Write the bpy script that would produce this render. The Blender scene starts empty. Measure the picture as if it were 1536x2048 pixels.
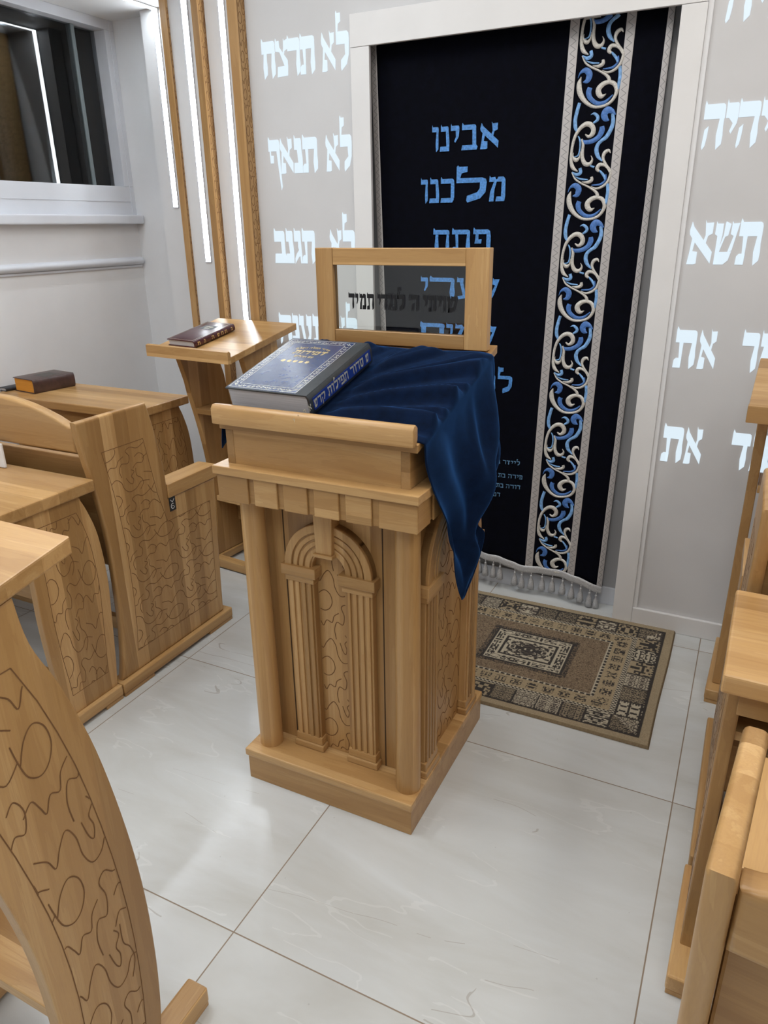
import bpy, bmesh, math, random
from mathutils import Vector, Matrix

# ------------------------------------------------------------------ camera, light, exposure
scene = bpy.context.scene
COL = scene.collection
CAMH = 1.406
cam_d = bpy.data.cameras.new('camera')
cam_d.sensor_fit = 'VERTICAL'
cam_d.sensor_height = 36.0
cam_d.lens = 1458.0 / 2048.0 * 36.0
cam_d.clip_start = 0.02
cam = bpy.data.objects.new('camera', cam_d)
COL.objects.link(cam)
_r = Vector((0.8960590, 0.4437172, -0.0139016))
_u = Vector((-0.1510511, 0.3341851, 0.9303246))
_f = Vector((-0.4174468, 0.8315259, -0.3664735))
_m = Matrix((_r, _u, -_f)).transposed().to_4x4()
_m.translation = Vector((0.0, 0.0, CAMH))
cam.matrix_world = _m
scene.camera = cam

world = bpy.data.worlds.new('world')
scene.world = world
world.use_nodes = True
world.node_tree.nodes['Background'].inputs[0].default_value = (0.012, 0.016, 0.024, 1)
world.node_tree.nodes['Background'].inputs[1].default_value = 1.0

vs = scene.view_settings
vs.view_transform = 'Standard'
vs.look = 'None'
vs.gamma = 1.0
vs.use_curve_mapping = False
vs.exposure = 0.0

CEIL = 2.75
# (x, y, size x, size y, watts, colour) of the added ceiling lamps, all out of view
ADDED_LAMPS = [(-1.3, 1.25, 0.30, 1.2, 8.5, (0.94, 0.98, 1.0)),
         (-0.25, 1.25, 0.30, 1.2, 10.5, (1.0, 0.95, 0.88)),
         (-1.3, -0.5, 0.30, 1.2, 12, (0.92, 0.97, 1.0)),
         (0.2, -0.7, 0.30, 1.2, 12, (0.95, 0.98, 1.0)),
         (-2.0, 0.9, 0.30, 1.2, 13, (0.90, 0.96, 1.0)),
         (0.9, 1.1, 0.30, 1.2, 10, (1.0, 0.96, 0.90))]

# ------------------------------------------------------------------ material helpers
def new_mat(name):
    m = bpy.data.materials.new(name)
    m.use_nodes = True
    nt = m.node_tree
    b = nt.nodes['Principled BSDF']
    return m, nt, b

def nd(nt, typ, **kw):
    n = nt.nodes.new(typ)
    for k, v in kw.items():
        setattr(n, k, v)
    return n

def math_n(nt, op, a, b=None, c=None):
    n = nt.nodes.new('ShaderNodeMath')
    n.operation = op
    for i, v in enumerate((a, b, c)):
        if v is None:
            continue
        if isinstance(v, (int, float)):
            n.inputs[i].default_value = v
        else:
            nt.links.new(v, n.inputs[i])
    return n.outputs[0]

def mixc(nt, fac, a, b, blend='MIX'):
    n = nt.nodes.new('ShaderNodeMix')
    n.data_type = 'RGBA'
    n.blend_type = blend
    for sock, v in ((n.inputs[0], fac), (n.inputs[6], a), (n.inputs[7], b)):
        if isinstance(v, (int, float)):
            sock.default_value = v
        elif isinstance(v, tuple):
            sock.default_value = (*v, 1) if len(v) == 3 else v
        else:
            nt.links.new(v, sock)
    return n.outputs[2]

def noise(nt, vec, scale, detail=4, rough=0.55, dist=0.0):
    n = nt.nodes.new('ShaderNodeTexNoise')
    n.inputs['Scale'].default_value = scale
    n.inputs['Detail'].default_value = detail
    n.inputs['Roughness'].default_value = rough
    n.inputs['Distortion'].default_value = dist
    nt.links.new(vec, n.inputs['Vector'])
    return n.outputs['Fac']

def ramp(nt, fac, stops):
    n = nt.nodes.new('ShaderNodeValToRGB')
    e = n.color_ramp.elements
    while len(e) < len(stops):
        e.new(0.5)
    for i, (p, c) in enumerate(stops):
        e[i].position = p
        e[i].color = (*c, 1)
    nt.links.new(fac, n.inputs[0])
    return n.outputs[0]

def bump(nt, b, h, strength=0.2, dist=0.002):
    n = nt.nodes.new('ShaderNodeBump')
    n.inputs['Strength'].default_value = strength
    n.inputs['Distance'].default_value = dist
    nt.links.new(h, n.inputs['Height'])
    nt.links.new(n.outputs[0], b.inputs['Normal'])

def plain(name, col, rough=0.5, metal=0.0, var=0.04, nscale=30.0, bumpy=0.0, spec=0.5):
    m, nt, b = new_mat(name)
    tc = nd(nt, 'ShaderNodeTexCoord')
    f = noise(nt, tc.outputs['Object'], nscale, 3)
    lo = tuple(max(0, c * (1 - var)) for c in col)
    hi = tuple(min(1, c * (1 + var)) for c in col)
    c = ramp(nt, f, [(0.3, lo), (0.7, hi)])
    nt.links.new(c, b.inputs['Base Color'])
    b.inputs['Roughness'].default_value = rough
    b.inputs['Metallic'].default_value = metal
    b.inputs['Specular IOR Level'].default_value = spec
    if bumpy:
        bump(nt, b, f, bumpy, 0.001)
    return m

WOOD_CACHE = {}
def wood(grain='z', stave='x', tone=1.0, width=0.045, rough=0.34):
    """pale beech, grain running along one object axis, glued up from narrow staves"""
    key = (grain, stave, tone, width)
    if key in WOOD_CACHE:
        return WOOD_CACHE[key]
    m, nt, b = new_mat('beech_%s%s' % (grain, stave))
    tc = nd(nt, 'ShaderNodeTexCoord')
    geo = nd(nt, 'ShaderNodeObjectInfo')
    sep = nd(nt, 'ShaderNodeSeparateXYZ')
    off = nd(nt, 'ShaderNodeVectorMath', operation='ADD')
    nt.links.new(tc.outputs['Object'], off.inputs[0])
    mul = nd(nt, 'ShaderNodeVectorMath', operation='SCALE')
    mul.inputs[0].default_value = (3.7, 5.1, 4.3)
    nt.links.new(geo.outputs['Random'], mul.inputs['Scale'])
    nt.links.new(mul.outputs[0], off.inputs[1])
    nt.links.new(off.outputs[0], sep.inputs[0])
    ax = {'x': 0, 'y': 1, 'z': 2}
    s = sep.outputs[ax[stave]]
    st = math_n(nt, 'FLOOR', math_n(nt, 'DIVIDE', s, width))
    wn = nd(nt, 'ShaderNodeTexWhiteNoise', noise_dimensions='1D')
    nt.links.new(st, wn.inputs['W'])
    # shift the grain per stave
    sh = nd(nt, 'ShaderNodeVectorMath', operation='SCALE')
    sh.inputs[0].default_value = (7.0, 9.0, 11.0)
    nt.links.new(wn.outputs['Value'], sh.inputs['Scale'])
    v2 = nd(nt, 'ShaderNodeVectorMath', operation='ADD')
    nt.links.new(off.outputs[0], v2.inputs[0])
    nt.links.new(sh.outputs[0], v2.inputs[1])
    mp = nd(nt, 'ShaderNodeMapping')
    sc = [9.0, 9.0, 9.0]
    sc[ax[grain]] = 0.55
    mp.inputs['Scale'].default_value = sc
    nt.links.new(v2.outputs[0], mp.inputs[0])
    f1 = noise(nt, mp.outputs[0], 2.2, 5, 0.6, 0.8)
    mp2 = nd(nt, 'ShaderNodeMapping')
    sc2 = [1.0, 1.0, 1.0]
    sc2[ax[grain]] = 0.055
    mp2.inputs['Scale'].default_value = sc2
    nt.links.new(v2.outputs[0], mp2.inputs[0])
    f2 = noise(nt, mp2.outputs[0], 420.0, 2, 0.5)
    rings = math_n(nt, 'FRACT', math_n(nt, 'MULTIPLY', f1, 9.0))
    rings = math_n(nt, 'POWER', rings, 2.4)
    t = tone * 1.08
    base = ramp(nt, f1, [(0.28, (0.385 * t, 0.210 * t, 0.074 * t)), (0.5, (0.488 * t, 0.290 * t, 0.114 * t)), (0.75, (0.590 * t, 0.385 * t, 0.178 * t))])
    base = mixc(nt, math_n(nt, 'MULTIPLY', rings, 0.30), base, (0.36 * t, 0.185 * t, 0.07 * t))
    base = mixc(nt, math_n(nt, 'MULTIPLY', math_n(nt, 'SUBTRACT', f2, 0.35), 0.75), base, (0.38 * t, 0.205 * t, 0.085 * t))
    tint = ramp(nt, wn.outputs['Value'], [(0.0, (0.70, 0.655, 0.59)), (0.5, (0.94, 0.925, 0.90)), (1.0, (1.17, 1.20, 1.27))])
    base = mixc(nt, 1.0, base, tint, 'MULTIPLY')
    nt.links.new(base, b.inputs['Base Color'])
    b.inputs['Roughness'].default_value = rough
    b.inputs['Specular IOR Level'].default_value = 0.45
    bump(nt, b, f2, 0.05, 0.0006)
    WOOD_CACHE[key] = m
    return m

def emit(name, col, strength):
    m, nt, b = new_mat(name)
    b.inputs['Base Color'].default_value = (0.9, 0.9, 0.9, 1)
    b.inputs['Emission Color'].default_value = (*col, 1)
    b.inputs['Emission Strength'].default_value = strength
    b.inputs['Roughness'].default_value = 0.4
    return m

M_WALL = plain('wall_paint', (0.775, 0.775, 0.785), 0.6, var=0.02, nscale=6)
M_WALLF = plain('lettered_wall_paint', (0.625, 0.62, 0.625), 0.5, var=0.03, nscale=4)
M_CEIL = plain('ceiling_paint', (0.80, 0.80, 0.80), 0.7, var=0.015, nscale=5)
M_TRIM = plain('trim_paint', (0.76, 0.75, 0.745), 0.42, var=0.025, nscale=7)
M_PVC = plain('window_frame_plastic', (0.66, 0.68, 0.73), 0.3, var=0.02, nscale=8)
M_GREY = plain('recess_paint', (0.40, 0.40, 0.41), 0.5, var=0.03, nscale=5)
M_LED = emit('led_diffuser', (0.86, 0.94, 1.0), 26.0)
M_LETTER = emit('letter_light', (0.76, 0.90, 1.0), 0.88)
M_LETTER.node_tree.nodes['Principled BSDF'].inputs['Base Color'].default_value = (0.12, 0.12, 0.12, 1)
M_LAMP = emit('added_lamp_glow', (1.0, 0.97, 0.93), 2.0)
M_GROOVE = plain('carved_groove', (0.185, 0.085, 0.028), 0.75, var=0.15, nscale=60)
M_DARKGAP = plain('dark_joint', (0.06, 0.03, 0.012), 0.8)
M_METAL = plain('brushed_metal', (0.55, 0.55, 0.56), 0.35, 0.9)
M_BLACK = plain('black_print', (0.006, 0.006, 0.007), 0.3)
M_BLACKP = plain('black_plastic', (0.02, 0.02, 0.022), 0.4)
M_WHITE = plain('white_paper', (0.80, 0.80, 0.80), 0.7)

def velvet(name, col, sheen=0.6, sc=(0.02, 0.07, 0.22), nap=None):
    m, nt, b = new_mat(name)
    tc = nd(nt, 'ShaderNodeTexCoord')
    f = noise(nt, tc.outputs['Object'], 38.0, 5, 0.65, 0.4)
    f3 = noise(nt, tc.outputs['Object'], 900.0, 2)
    c = ramp(nt, f, [(0.3, tuple(x * 0.6 for x in col)), (0.72, tuple(x * 1.5 for x in col))])
    nt.links.new(c, b.inputs['Base Color'])
    b.inputs['Roughness'].default_value = 0.85
    b.inputs['Specular IOR Level'].default_value = 0.1
    b.inputs['Sheen Weight'].default_value = sheen
    b.inputs['Sheen Roughness'].default_value = 0.35
    b.inputs['Sheen Tint'].default_value = (*sc, 1)
    bump(nt, b, f3, 0.25, 0.001)
    if nap:
        # the pile is brushed one way, so the tufts lean away from the cloth's own normal
        bn = b.inputs['Normal'].links[0].from_socket
        ad = nd(nt, 'ShaderNodeVectorMath', operation='ADD')
        nt.links.new(bn, ad.inputs[0])
        ad.inputs[1].default_value = nap
        no = nd(nt, 'ShaderNodeVectorMath', operation='NORMALIZE')
        nt.links.new(ad.outputs[0], no.inputs[0])
        nt.links.new(no.outputs[0], b.inputs['Normal'])
    return m
M_VELV = velvet('blue_velvet', (0.0016, 0.0070, 0.026), 0.80, (0.04, 0.175, 0.52), (0.22, -0.10, -0.16))
M_VELV.node_tree.nodes['Principled BSDF'].inputs['Sheen Roughness'].default_value = 0.45
M_CURT = velvet('navy_curtain_velvet', (0.0010, 0.0013, 0.0045), 0.05, (0.02, 0.03, 0.09))

def braid():
    m, nt, b = new_mat('silver_braid')
    tc = nd(nt, 'ShaderNodeTexCoord')
    sep = nd(nt, 'ShaderNodeSeparateXYZ')
    nt.links.new(tc.outputs['UV'], sep.inputs[0])
    # zigzag woven into a fine ribbed braid; u across 0..1, v along in metres
    v = sep.outputs[1]
    tri = math_n(nt, 'PINGPONG', math_n(nt, 'DIVIDE', v, 0.011), 1.0)
    d = math_n(nt, 'ABSOLUTE', math_n(nt, 'SUBTRACT', sep.outputs[0], math_n(nt, 'ADD', math_n(nt, 'MULTIPLY', tri, 0.56), 0.22)))
    zz = math_n(nt, 'LESS_THAN', d, 0.055)
    rib = math_n(nt, 'PINGPONG', math_n(nt, 'DIVIDE', v, 0.0016), 1.0)
    c = mixc(nt, math_n(nt, 'MULTIPLY', rib, 0.35), (0.54, 0.51, 0.50), (0.28, 0.27, 0.27))
    c = mixc(nt, math_n(nt, 'MULTIPLY', zz, 0.75), c, (0.16, 0.155, 0.16))
    nt.links.new(c, b.inputs['Base Color'])
    b.inputs['Roughness'].default_value = 0.5
    b.inputs['Metallic'].default_value = 0.25
    bump(nt, b, rib, 0.3, 0.0006)
    return m
M_BRAID = braid()
M_SILVER = plain('silver_embroidery', (0.60, 0.575, 0.53), 0.5, 0.1, var=0.22, nscale=260, bumpy=0.3)
M_LBLUE = plain('light_blue_embroidery', (0.20, 0.40, 0.72), 0.5, 0.0, var=0.3, nscale=120, bumpy=0.3)
M_DBLUE = plain('royal_blue_embroidery', (0.065, 0.175, 0.47), 0.5, 0.0, var=0.25, nscale=160, bumpy=0.3)
M_TXT = plain('sky_blue_thread', (0.075, 0.25, 0.60), 0.5, 0.0, var=0.3, nscale=160, bumpy=0.3)
M_TXT2 = plain('pale_blue_thread', (0.115, 0.25, 0.42), 0.5, 0.0, var=0.2, nscale=160)
M_FRINGE = plain('silver_fringe', (0.50, 0.50, 0.51), 0.45, 0.25, var=0.3, nscale=420, bumpy=0.5)

def glass_mat(name, tint, rough=0.0, refl=0.5):
    m = bpy.data.materials.new(name)
    m.use_nodes = True
    nt = m.node_tree
    nt.nodes.clear()
    out = nd(nt, 'ShaderNodeOutputMaterial')
    tr = nd(nt, 'ShaderNodeBsdfTransparent')
    tr.inputs[0].default_value = (*tint, 1)
    gl = nd(nt, 'ShaderNodeBsdfGlossy')
    gl.inputs['Roughness'].default_value = rough
    gl.inputs[0].default_value = (refl, refl, refl, 1)
    fr = nd(nt, 'ShaderNodeFresnel')
    fr.inputs[0].default_value = 1.52
    mx = nd(nt, 'ShaderNodeMixShader')
    nt.links.new(fr.outputs[0], mx.inputs[0])
    nt.links.new(tr.outputs[0], mx.inputs[1])
    nt.links.new(gl.outputs[0], mx.inputs[2])
    nt.links.new(mx.outputs[0], out.inputs[0])
    return m
M_GLASS = glass_mat('clear_glass', (0.96, 0.98, 0.97), 0.0, 1.0)
M_WGLASS = glass_mat('window_glass', (0.55, 0.58, 0.6), 0.02, 1.0)

def floor_mat():
    m, nt, b = new_mat('polished_marble_tile')
    tc = nd(nt, 'ShaderNodeTexCoord')
    sep = nd(nt, 'ShaderNodeSeparateXYZ')
    nt.links.new(tc.outputs['Object'], sep.inputs[0])
    gx = math_n(nt, 'DIVIDE', math_n(nt, 'ADD', sep.outputs[0], 0.005 + 8.0), 0.80)
    gy = math_n(nt, 'DIVIDE', math_n(nt, 'SUBTRACT', sep.outputs[1], 0.8555 - 7.99), 0.799)
    def line(g, w):
        a = math_n(nt, 'ABSOLUTE', math_n(nt, 'SUBTRACT', math_n(nt, 'FRACT', math_n(nt, 'ADD', g, 0.5)), 0.5))
        return math_n(nt, 'LESS_THAN', a, w)
    grout = math_n(nt, 'MAXIMUM', line(gx, 0.0019), line(gy, 0.0019))
    cx = math_n(nt, 'FLOOR', gx)
    cy = math_n(nt, 'FLOOR', gy)
    cmb = nd(nt, 'ShaderNodeCombineXYZ')
    nt.links.new(math_n(nt, 'MULTIPLY', cx, 3.17), cmb.inputs[0])
    nt.links.new(math_n(nt, 'MULTIPLY', cy, 5.31), cmb.inputs[1])
    nt.links.new(math_n(nt, 'ADD', math_n(nt, 'MULTIPLY', cx, 1.7), cy), cmb.inputs[2])
    va = nd(nt, 'ShaderNodeVectorMath', operation='ADD')
    nt.links.new(tc.outputs['Object'], va.inputs[0])
    nt.links.new(cmb.outputs[0], va.inputs[1])
    mp = nd(nt, 'ShaderNodeMapping')
    mp.inputs['Rotation'].default_value = (0, 0, 0.75)
    mp.inputs['Scale'].default_value = (0.8, 3.0, 1.0)
    nt.links.new(va.outputs[0], mp.inputs[0])
    cloud = noise(nt, mp.outputs[0], 2.2, 5, 0.6, 0.5)
    vein = noise(nt, mp.outputs[0], 1.15, 3, 0.45, 0.12)
    vd = math_n(nt, 'ABSOLUTE', math_n(nt, 'SUBTRACT', vein, 0.5))
    vl = math_n(nt, 'LESS_THAN', vd, 0.0014)
    patch = noise(nt, va.outputs[0], 5.0, 2)
    vl = math_n(nt, 'MULTIPLY', vl, math_n(nt, 'GREATER_THAN', patch, 0.53))
    vein2 = noise(nt, mp.outputs[0], 2.3, 4, 0.5, 0.3)
    vw = math_n(nt, 'LESS_THAN', math_n(nt, 'ABSOLUTE', math_n(nt, 'SUBTRACT', vein2, 0.47)), 0.006)
    vw = math_n(nt, 'MULTIPLY', vw, math_n(nt, 'GREATER_THAN', patch, 0.5))
    spk = nd(nt, 'ShaderNodeTexVoronoi')
    spk.inputs['Scale'].default_value = 16
    nt.links.new(va.outputs[0], spk.inputs['Vector'])
    dot = math_n(nt, 'LESS_THAN', spk.outputs['Distance'], 0.03)
    c = ramp(nt, cloud, [(0.28, (0.53, 0.53, 0.505)), (0.5, (0.59, 0.60, 0.59)), (0.72, (0.64, 0.66, 0.665))])
    c = mixc(nt, math_n(nt, 'MULTIPLY', vl, 0.5), c, (0.33, 0.29, 0.25))
    c = mixc(nt, math_n(nt, 'MULTIPLY', vw, 0.16), c, (0.86, 0.86, 0.85))
    c = mixc(nt, math_n(nt, 'MULTIPLY', dot, 0.22), c, (0.2, 0.18, 0.16))
    c = mixc(nt, grout, c, (0.26, 0.20, 0.145))
    nt.links.new(c, b.inputs['Base Color'])
    rr = math_n(nt, 'ADD', math_n(nt, 'MULTIPLY', grout, 0.5), math_n(nt, 'ADD', 0.10, math_n(nt, 'MULTIPLY', cloud, 0.12)))
    nt.links.new(rr, b.inputs['Roughness'])
    b.inputs['Specular IOR Level'].default_value = 0.5
    bump(nt, b, math_n(nt, 'SUBTRACT', 1.0, grout), 0.3, 0.001)
    return m
M_FLOOR = floor_mat()

# ------------------------------------------------------------------ mesh helpers
class MB:
    """collects shapes for ONE mesh"""
    def __init__(self):
        self.bm = bmesh.new()
    def _merge(self, t, M=None):
        if M is not None:
            bmesh.ops.transform(t, matrix=M, verts=t.verts)
        me = bpy.data.meshes.new('tmp')
        t.to_mesh(me)
        t.free()
        self.bm.from_mesh(me)
        bpy.data.meshes.remove(me)
    def box(self, x0, x1, y0, y1, z0, z1, bev=0.0, seg=2, M=None):
        t = bmesh.new()
        vs_ = [t.verts.new((x, y, z)) for z in (z0, z1) for y in (y0, y1) for x in (x0, x1)]
        for f in ((0, 2, 3, 1), (4, 5, 7, 6), (0, 1, 5, 4), (2, 6, 7, 3), (1, 3, 7, 5), (0, 4, 6, 2)):
            t.faces.new([vs_[i] for i in f])
        if bev > 0:
            bmesh.ops.bevel(t, geom=t.edges[:], offset=bev, segments=seg, profile=0.6, affect='EDGES')
        self._merge(t, M)
        return self
    def prism(self, pts, ax, a0, a1, bev=0.0, seg=2, M=None):
        """polygon in the plane across axis ax, extruded from a0 to a1 (x: (y,z), y: (x,z), z: (x,y))"""
        t = bmesh.new()
        def P(p, a):
            return {'x': (a, p[0], p[1]), 'y': (p[0], a, p[1]), 'z': (p[0], p[1], a)}[ax]
        lo = [t.verts.new(P(p, a0)) for p in pts]
        hi = [t.verts.new(P(p, a1)) for p in pts]
        n = len(pts)
        f1 = t.faces.new(lo)
        f2 = t.faces.new(hi)
        for i in range(n):
            t.faces.new((lo[i], lo[(i + 1) % n], hi[(i + 1) % n], hi[i]))
        bmesh.ops.recalc_face_normals(t, faces=t.faces[:])
        if bev > 0:
            es = [e for e in t.edges if (e in f1.edges[:] or e in f2.edges[:])]
            bmesh.ops.bevel(t, geom=es, offset=bev, segments=seg, profile=0.6, affect='EDGES')
        bmesh.ops.triangulate(t, faces=[f for f in t.faces if len(f.verts) > 4])
        self._merge(t, M)
        return self
    def cyl(self, p0, p1, r0, r1=None, n=20, M=None, caps=True):
        r1 = r0 if r1 is None else r1
        t = bmesh.new()
        p0, p1 = Vector(p0), Vector(p1)
        d = (p1 - p0).normalized()
        a = d.orthogonal().normalized()
        b = d.cross(a)
        A = [t.verts.new(p0 + (a * math.cos(2 * math.pi * i / n) + b * math.sin(2 * math.pi * i / n)) * r0) for i in range(n)]
        B = [t.verts.new(p1 + (a * math.cos(2 * math.pi * i / n) + b * math.sin(2 * math.pi * i / n)) * r1) for i in range(n)]
        for i in range(n):
            t.faces.new((A[i], A[(i + 1) % n], B[(i + 1) % n], B[i]))
        if caps:
            t.faces.new(A)
            t.faces.new(B)
        bmesh.ops.recalc_face_normals(t, faces=t.faces[:])
        self._merge(t, M)
        return self
    def lathe(self, prof, c, n=14, flute=0.0):
        t = bmesh.new()
        rings = []
        for r, z in prof:
            rings.append([t.verts.new((c[0] + r * (1 + flute * (i % 2)) * math.cos(2 * math.pi * i / n), c[1] + r * (1 + flute * (i % 2)) * math.sin(2 * math.pi * i / n), c[2] + z)) for i in range(n)])
        for a, b in zip(rings, rings[1:]):
            for i in range(n):
                t.faces.new((a[i], a[(i + 1) % n], b[(i + 1) % n], b[i]))
        t.faces.new(rings[0])
        t.faces.new(rings[-1])
        bmesh.ops.recalc_face_normals(t, faces=t.faces[:])
        self._merge(t)
        return self
    def grid(self, rows, uv=None):
        """rows of 3-D points -> quads"""
        bm = self.bm
        g = [[bm.verts.new(p) for p in r] for r in rows]
        lay = bm.loops.layers.uv.verify() if uv else None
        for i in range(len(g) - 1):
            for j in range(len(g[i]) - 1):
                f = bm.faces.new((g[i][j], g[i][j + 1], g[i + 1][j + 1], g[i + 1][j]))
                f.smooth = True
                if uv:
                    for l, (a, b) in zip(f.loops, ((i, j), (i, j + 1), (i + 1, j + 1), (i + 1, j))):
                        l[lay].uv = uv[a][b]
        return self
    def stroke(self, pts, fn, hgt=0.0012, cap=True):
        """raised ribbon along a 2-D centre line [(u,v,width)], domed across; fn(u,v,h) -> 3-D"""
        rows = []
        n = len(pts)
        for i in range(n):
            a = Vector(pts[max(i - 1, 0)][:2])
            b = Vector(pts[min(i + 1, n - 1)][:2])
            d = (b - a)
            d = d.normalized() if d.length > 1e-9 else Vector((1, 0))
            nn = Vector((-d.y, d.x))
            w = pts[i][2] / 2
            c = Vector(pts[i][:2])
            rows.append([fn(*(c + nn * w * k), hgt * h) for k, h in ((-1, 0), (-0.6, 0.75), (0, 1), (0.6, 0.75), (1, 0))])
        return self.grid(rows)
    def poly(self, pts):
        vs_ = [self.bm.verts.new(p) for p in pts]
        f = self.bm.faces.new(vs_)
        if len(pts) > 4:
            bmesh.ops.triangulate(self.bm, faces=[f])
        return self

def smooth_pts(pts, k=5):
    """Catmull-Rom through the points (any dimension)"""
    out = []
    n = len(pts)
    for i in range(n - 1):
        p0, p1, p2, p3 = pts[max(i - 1, 0)], pts[i], pts[i + 1], pts[min(i + 2, n - 1)]
        for s in range(k):
            t = s / k
            out.append(tuple(0.5 * (2 * b + (c - a) * t + (2 * a - 5 * b + 4 * c - d) * t * t + (3 * b - a - 3 * c + d) * t ** 3)
                             for a, b, c, d in zip(p0, p1, p2, p3)))
    out.append(tuple(pts[-1]))
    return out

def obj(name, mb, mat, parent=None, label=None, world=False, smooth=False, auto=None):
    me = bpy.data.meshes.new(name)
    if world and parent is not None:
        bmesh.ops.transform(mb.bm, matrix=parent.matrix_basis.inverted(), verts=mb.bm.verts)
    mb.bm.to_mesh(me)
    mb.bm.free()
    o = bpy.data.objects.new(name, me)
    COL.objects.link(o)
    for mm in (mat if isinstance(mat, (list, tuple)) else [mat]):
        me.materials.append(mm)
    if parent is not None:
        o.parent = parent
    if label:
        o['label'] = label
    if smooth or auto:
        for p in me.polygons:
            p.use_smooth = True
        if auto:
            me.set_sharp_from_angle(angle=math.radians(auto))
    return o

def thing(name, label, cat, loc=(0, 0, 0), rz=0.0, group=None):
    o = bpy.data.objects.new(name, None)
    o.empty_display_size = 0.1
    COL.objects.link(o)
    o.location = loc
    o.rotation_euler = (0, 0, rz)
    tag(o, label, cat, group)
    return o

def tag(o, label, cat, group=None):
    o['label'] = label
    o['category'] = cat
    if group:
        o['group'] = group
    return o

def struct(name, mb, mat, parent=None, auto=None):
    o = obj(name, mb, mat, parent, auto=auto)
    if parent is None:
        o['kind'] = 'structure'
    return o

def dup(root, label=None, group=None):
    r = root.copy()
    COL.objects.link(r)
    for ch in list(root.children):
        c = ch.copy()
        COL.objects.link(c)
        c.parent = r
        for g in ch.children:
            d = g.copy()
            COL.objects.link(d)
            d.parent = c
    if label:
        r['label'] = label
    if group:
        r['group'] = group
    return r

# ------------------------------------------------------------------ carved line pattern
CELL = [
    [(-.05, .92), (.1, .86), (.18, .78), (.27, .88), (.38, .95), (.48, .86), (.52, .72), (.62, .62), (.76, .64), (.88, .74), (1.05, .70)],
    [(.06, .48), (.15, .60), (.28, .66), (.40, .61), (.44, .50), (.37, .40), (.25, .36), (.12, .40), (.05, .50), (.0, .62)],
    [(.50, -.04), (.47, .10), (.53, .22), (.66, .20), (.70, .33), (.64, .45), (.74, .50), (.88, .44), (1.05, .52)],
    [(.80, 1.05), (.80, .90), (.88, .82), (.92, .70), (.84, .58)],
    [(-.04, .20), (.08, .26), (.16, .19), (.22, .13), (.30, .22), (.42, .20), (.47, .30), (.58, .36)],
    [(.58, .92), (.64, .80), (.70, .76), (.73, .84), (.69, .92), (.76, .99), (.70, 1.05)],
    [(.74, .06), (.83, .14), (.95, .12), (.99, .24), (.90, .33), (.80, .28)],
]
def inside(p, poly):
    x, y = p
    c = False
    n = len(poly)
    for i in range(n):
        x1, y1 = poly[i]
        x2, y2 = poly[(i + 1) % n]
        if (y1 > y) != (y2 > y) and x < (x2 - x1) * (y - y1) / (y2 - y1) + x1:
            c = not c
    return c

def carve(mb, region, fn, cw=0.13, ch=0.20, w=0.0026, seed=0, border=True, skip=0.0):
    """dark V-cut lines wandering over a region given as a polygon in (u,v); fn(u,v,h) -> 3-D"""
    rnd = random.Random(seed)
    us = [p[0] for p in region]
    vs_ = [p[1] for p in region]
    u0, v0 = min(us), min(vs_)
    du = rnd.random() * cw * 0.5
    nu = int((max(us) - u0) / cw) + 2
    nv = int((max(vs_) - v0) / ch) + 2
    for i in range(nu):
        for j in range(nv):
            for ln in CELL:
                pts = smooth_pts(ln, 5)
                run = []
                for (a, b) in pts:
                    p = (u0 - du + (i + a) * cw, v0 - 0.03 + (j + b) * ch)
                    if inside(p, region):
                        run.append((p[0], p[1], w))
                    else:
                        if len(run) > 2:
                            mb.stroke(run, fn, 0.0003)
                        run = []
                if len(run) > 2:
                    mb.stroke(run, fn, 0.0003)
    if border:
        n = len(region)
        for i in range(n):
            a, b = region[i], region[(i + 1) % n]
            mb.stroke([(a[0], a[1], w * 0.8), ((a[0] + b[0]) / 2, (a[1] + b[1]) / 2, w * 0.8), (b[0], b[1], w * 0.8)], fn, 0.0003)
    return mb

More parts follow.
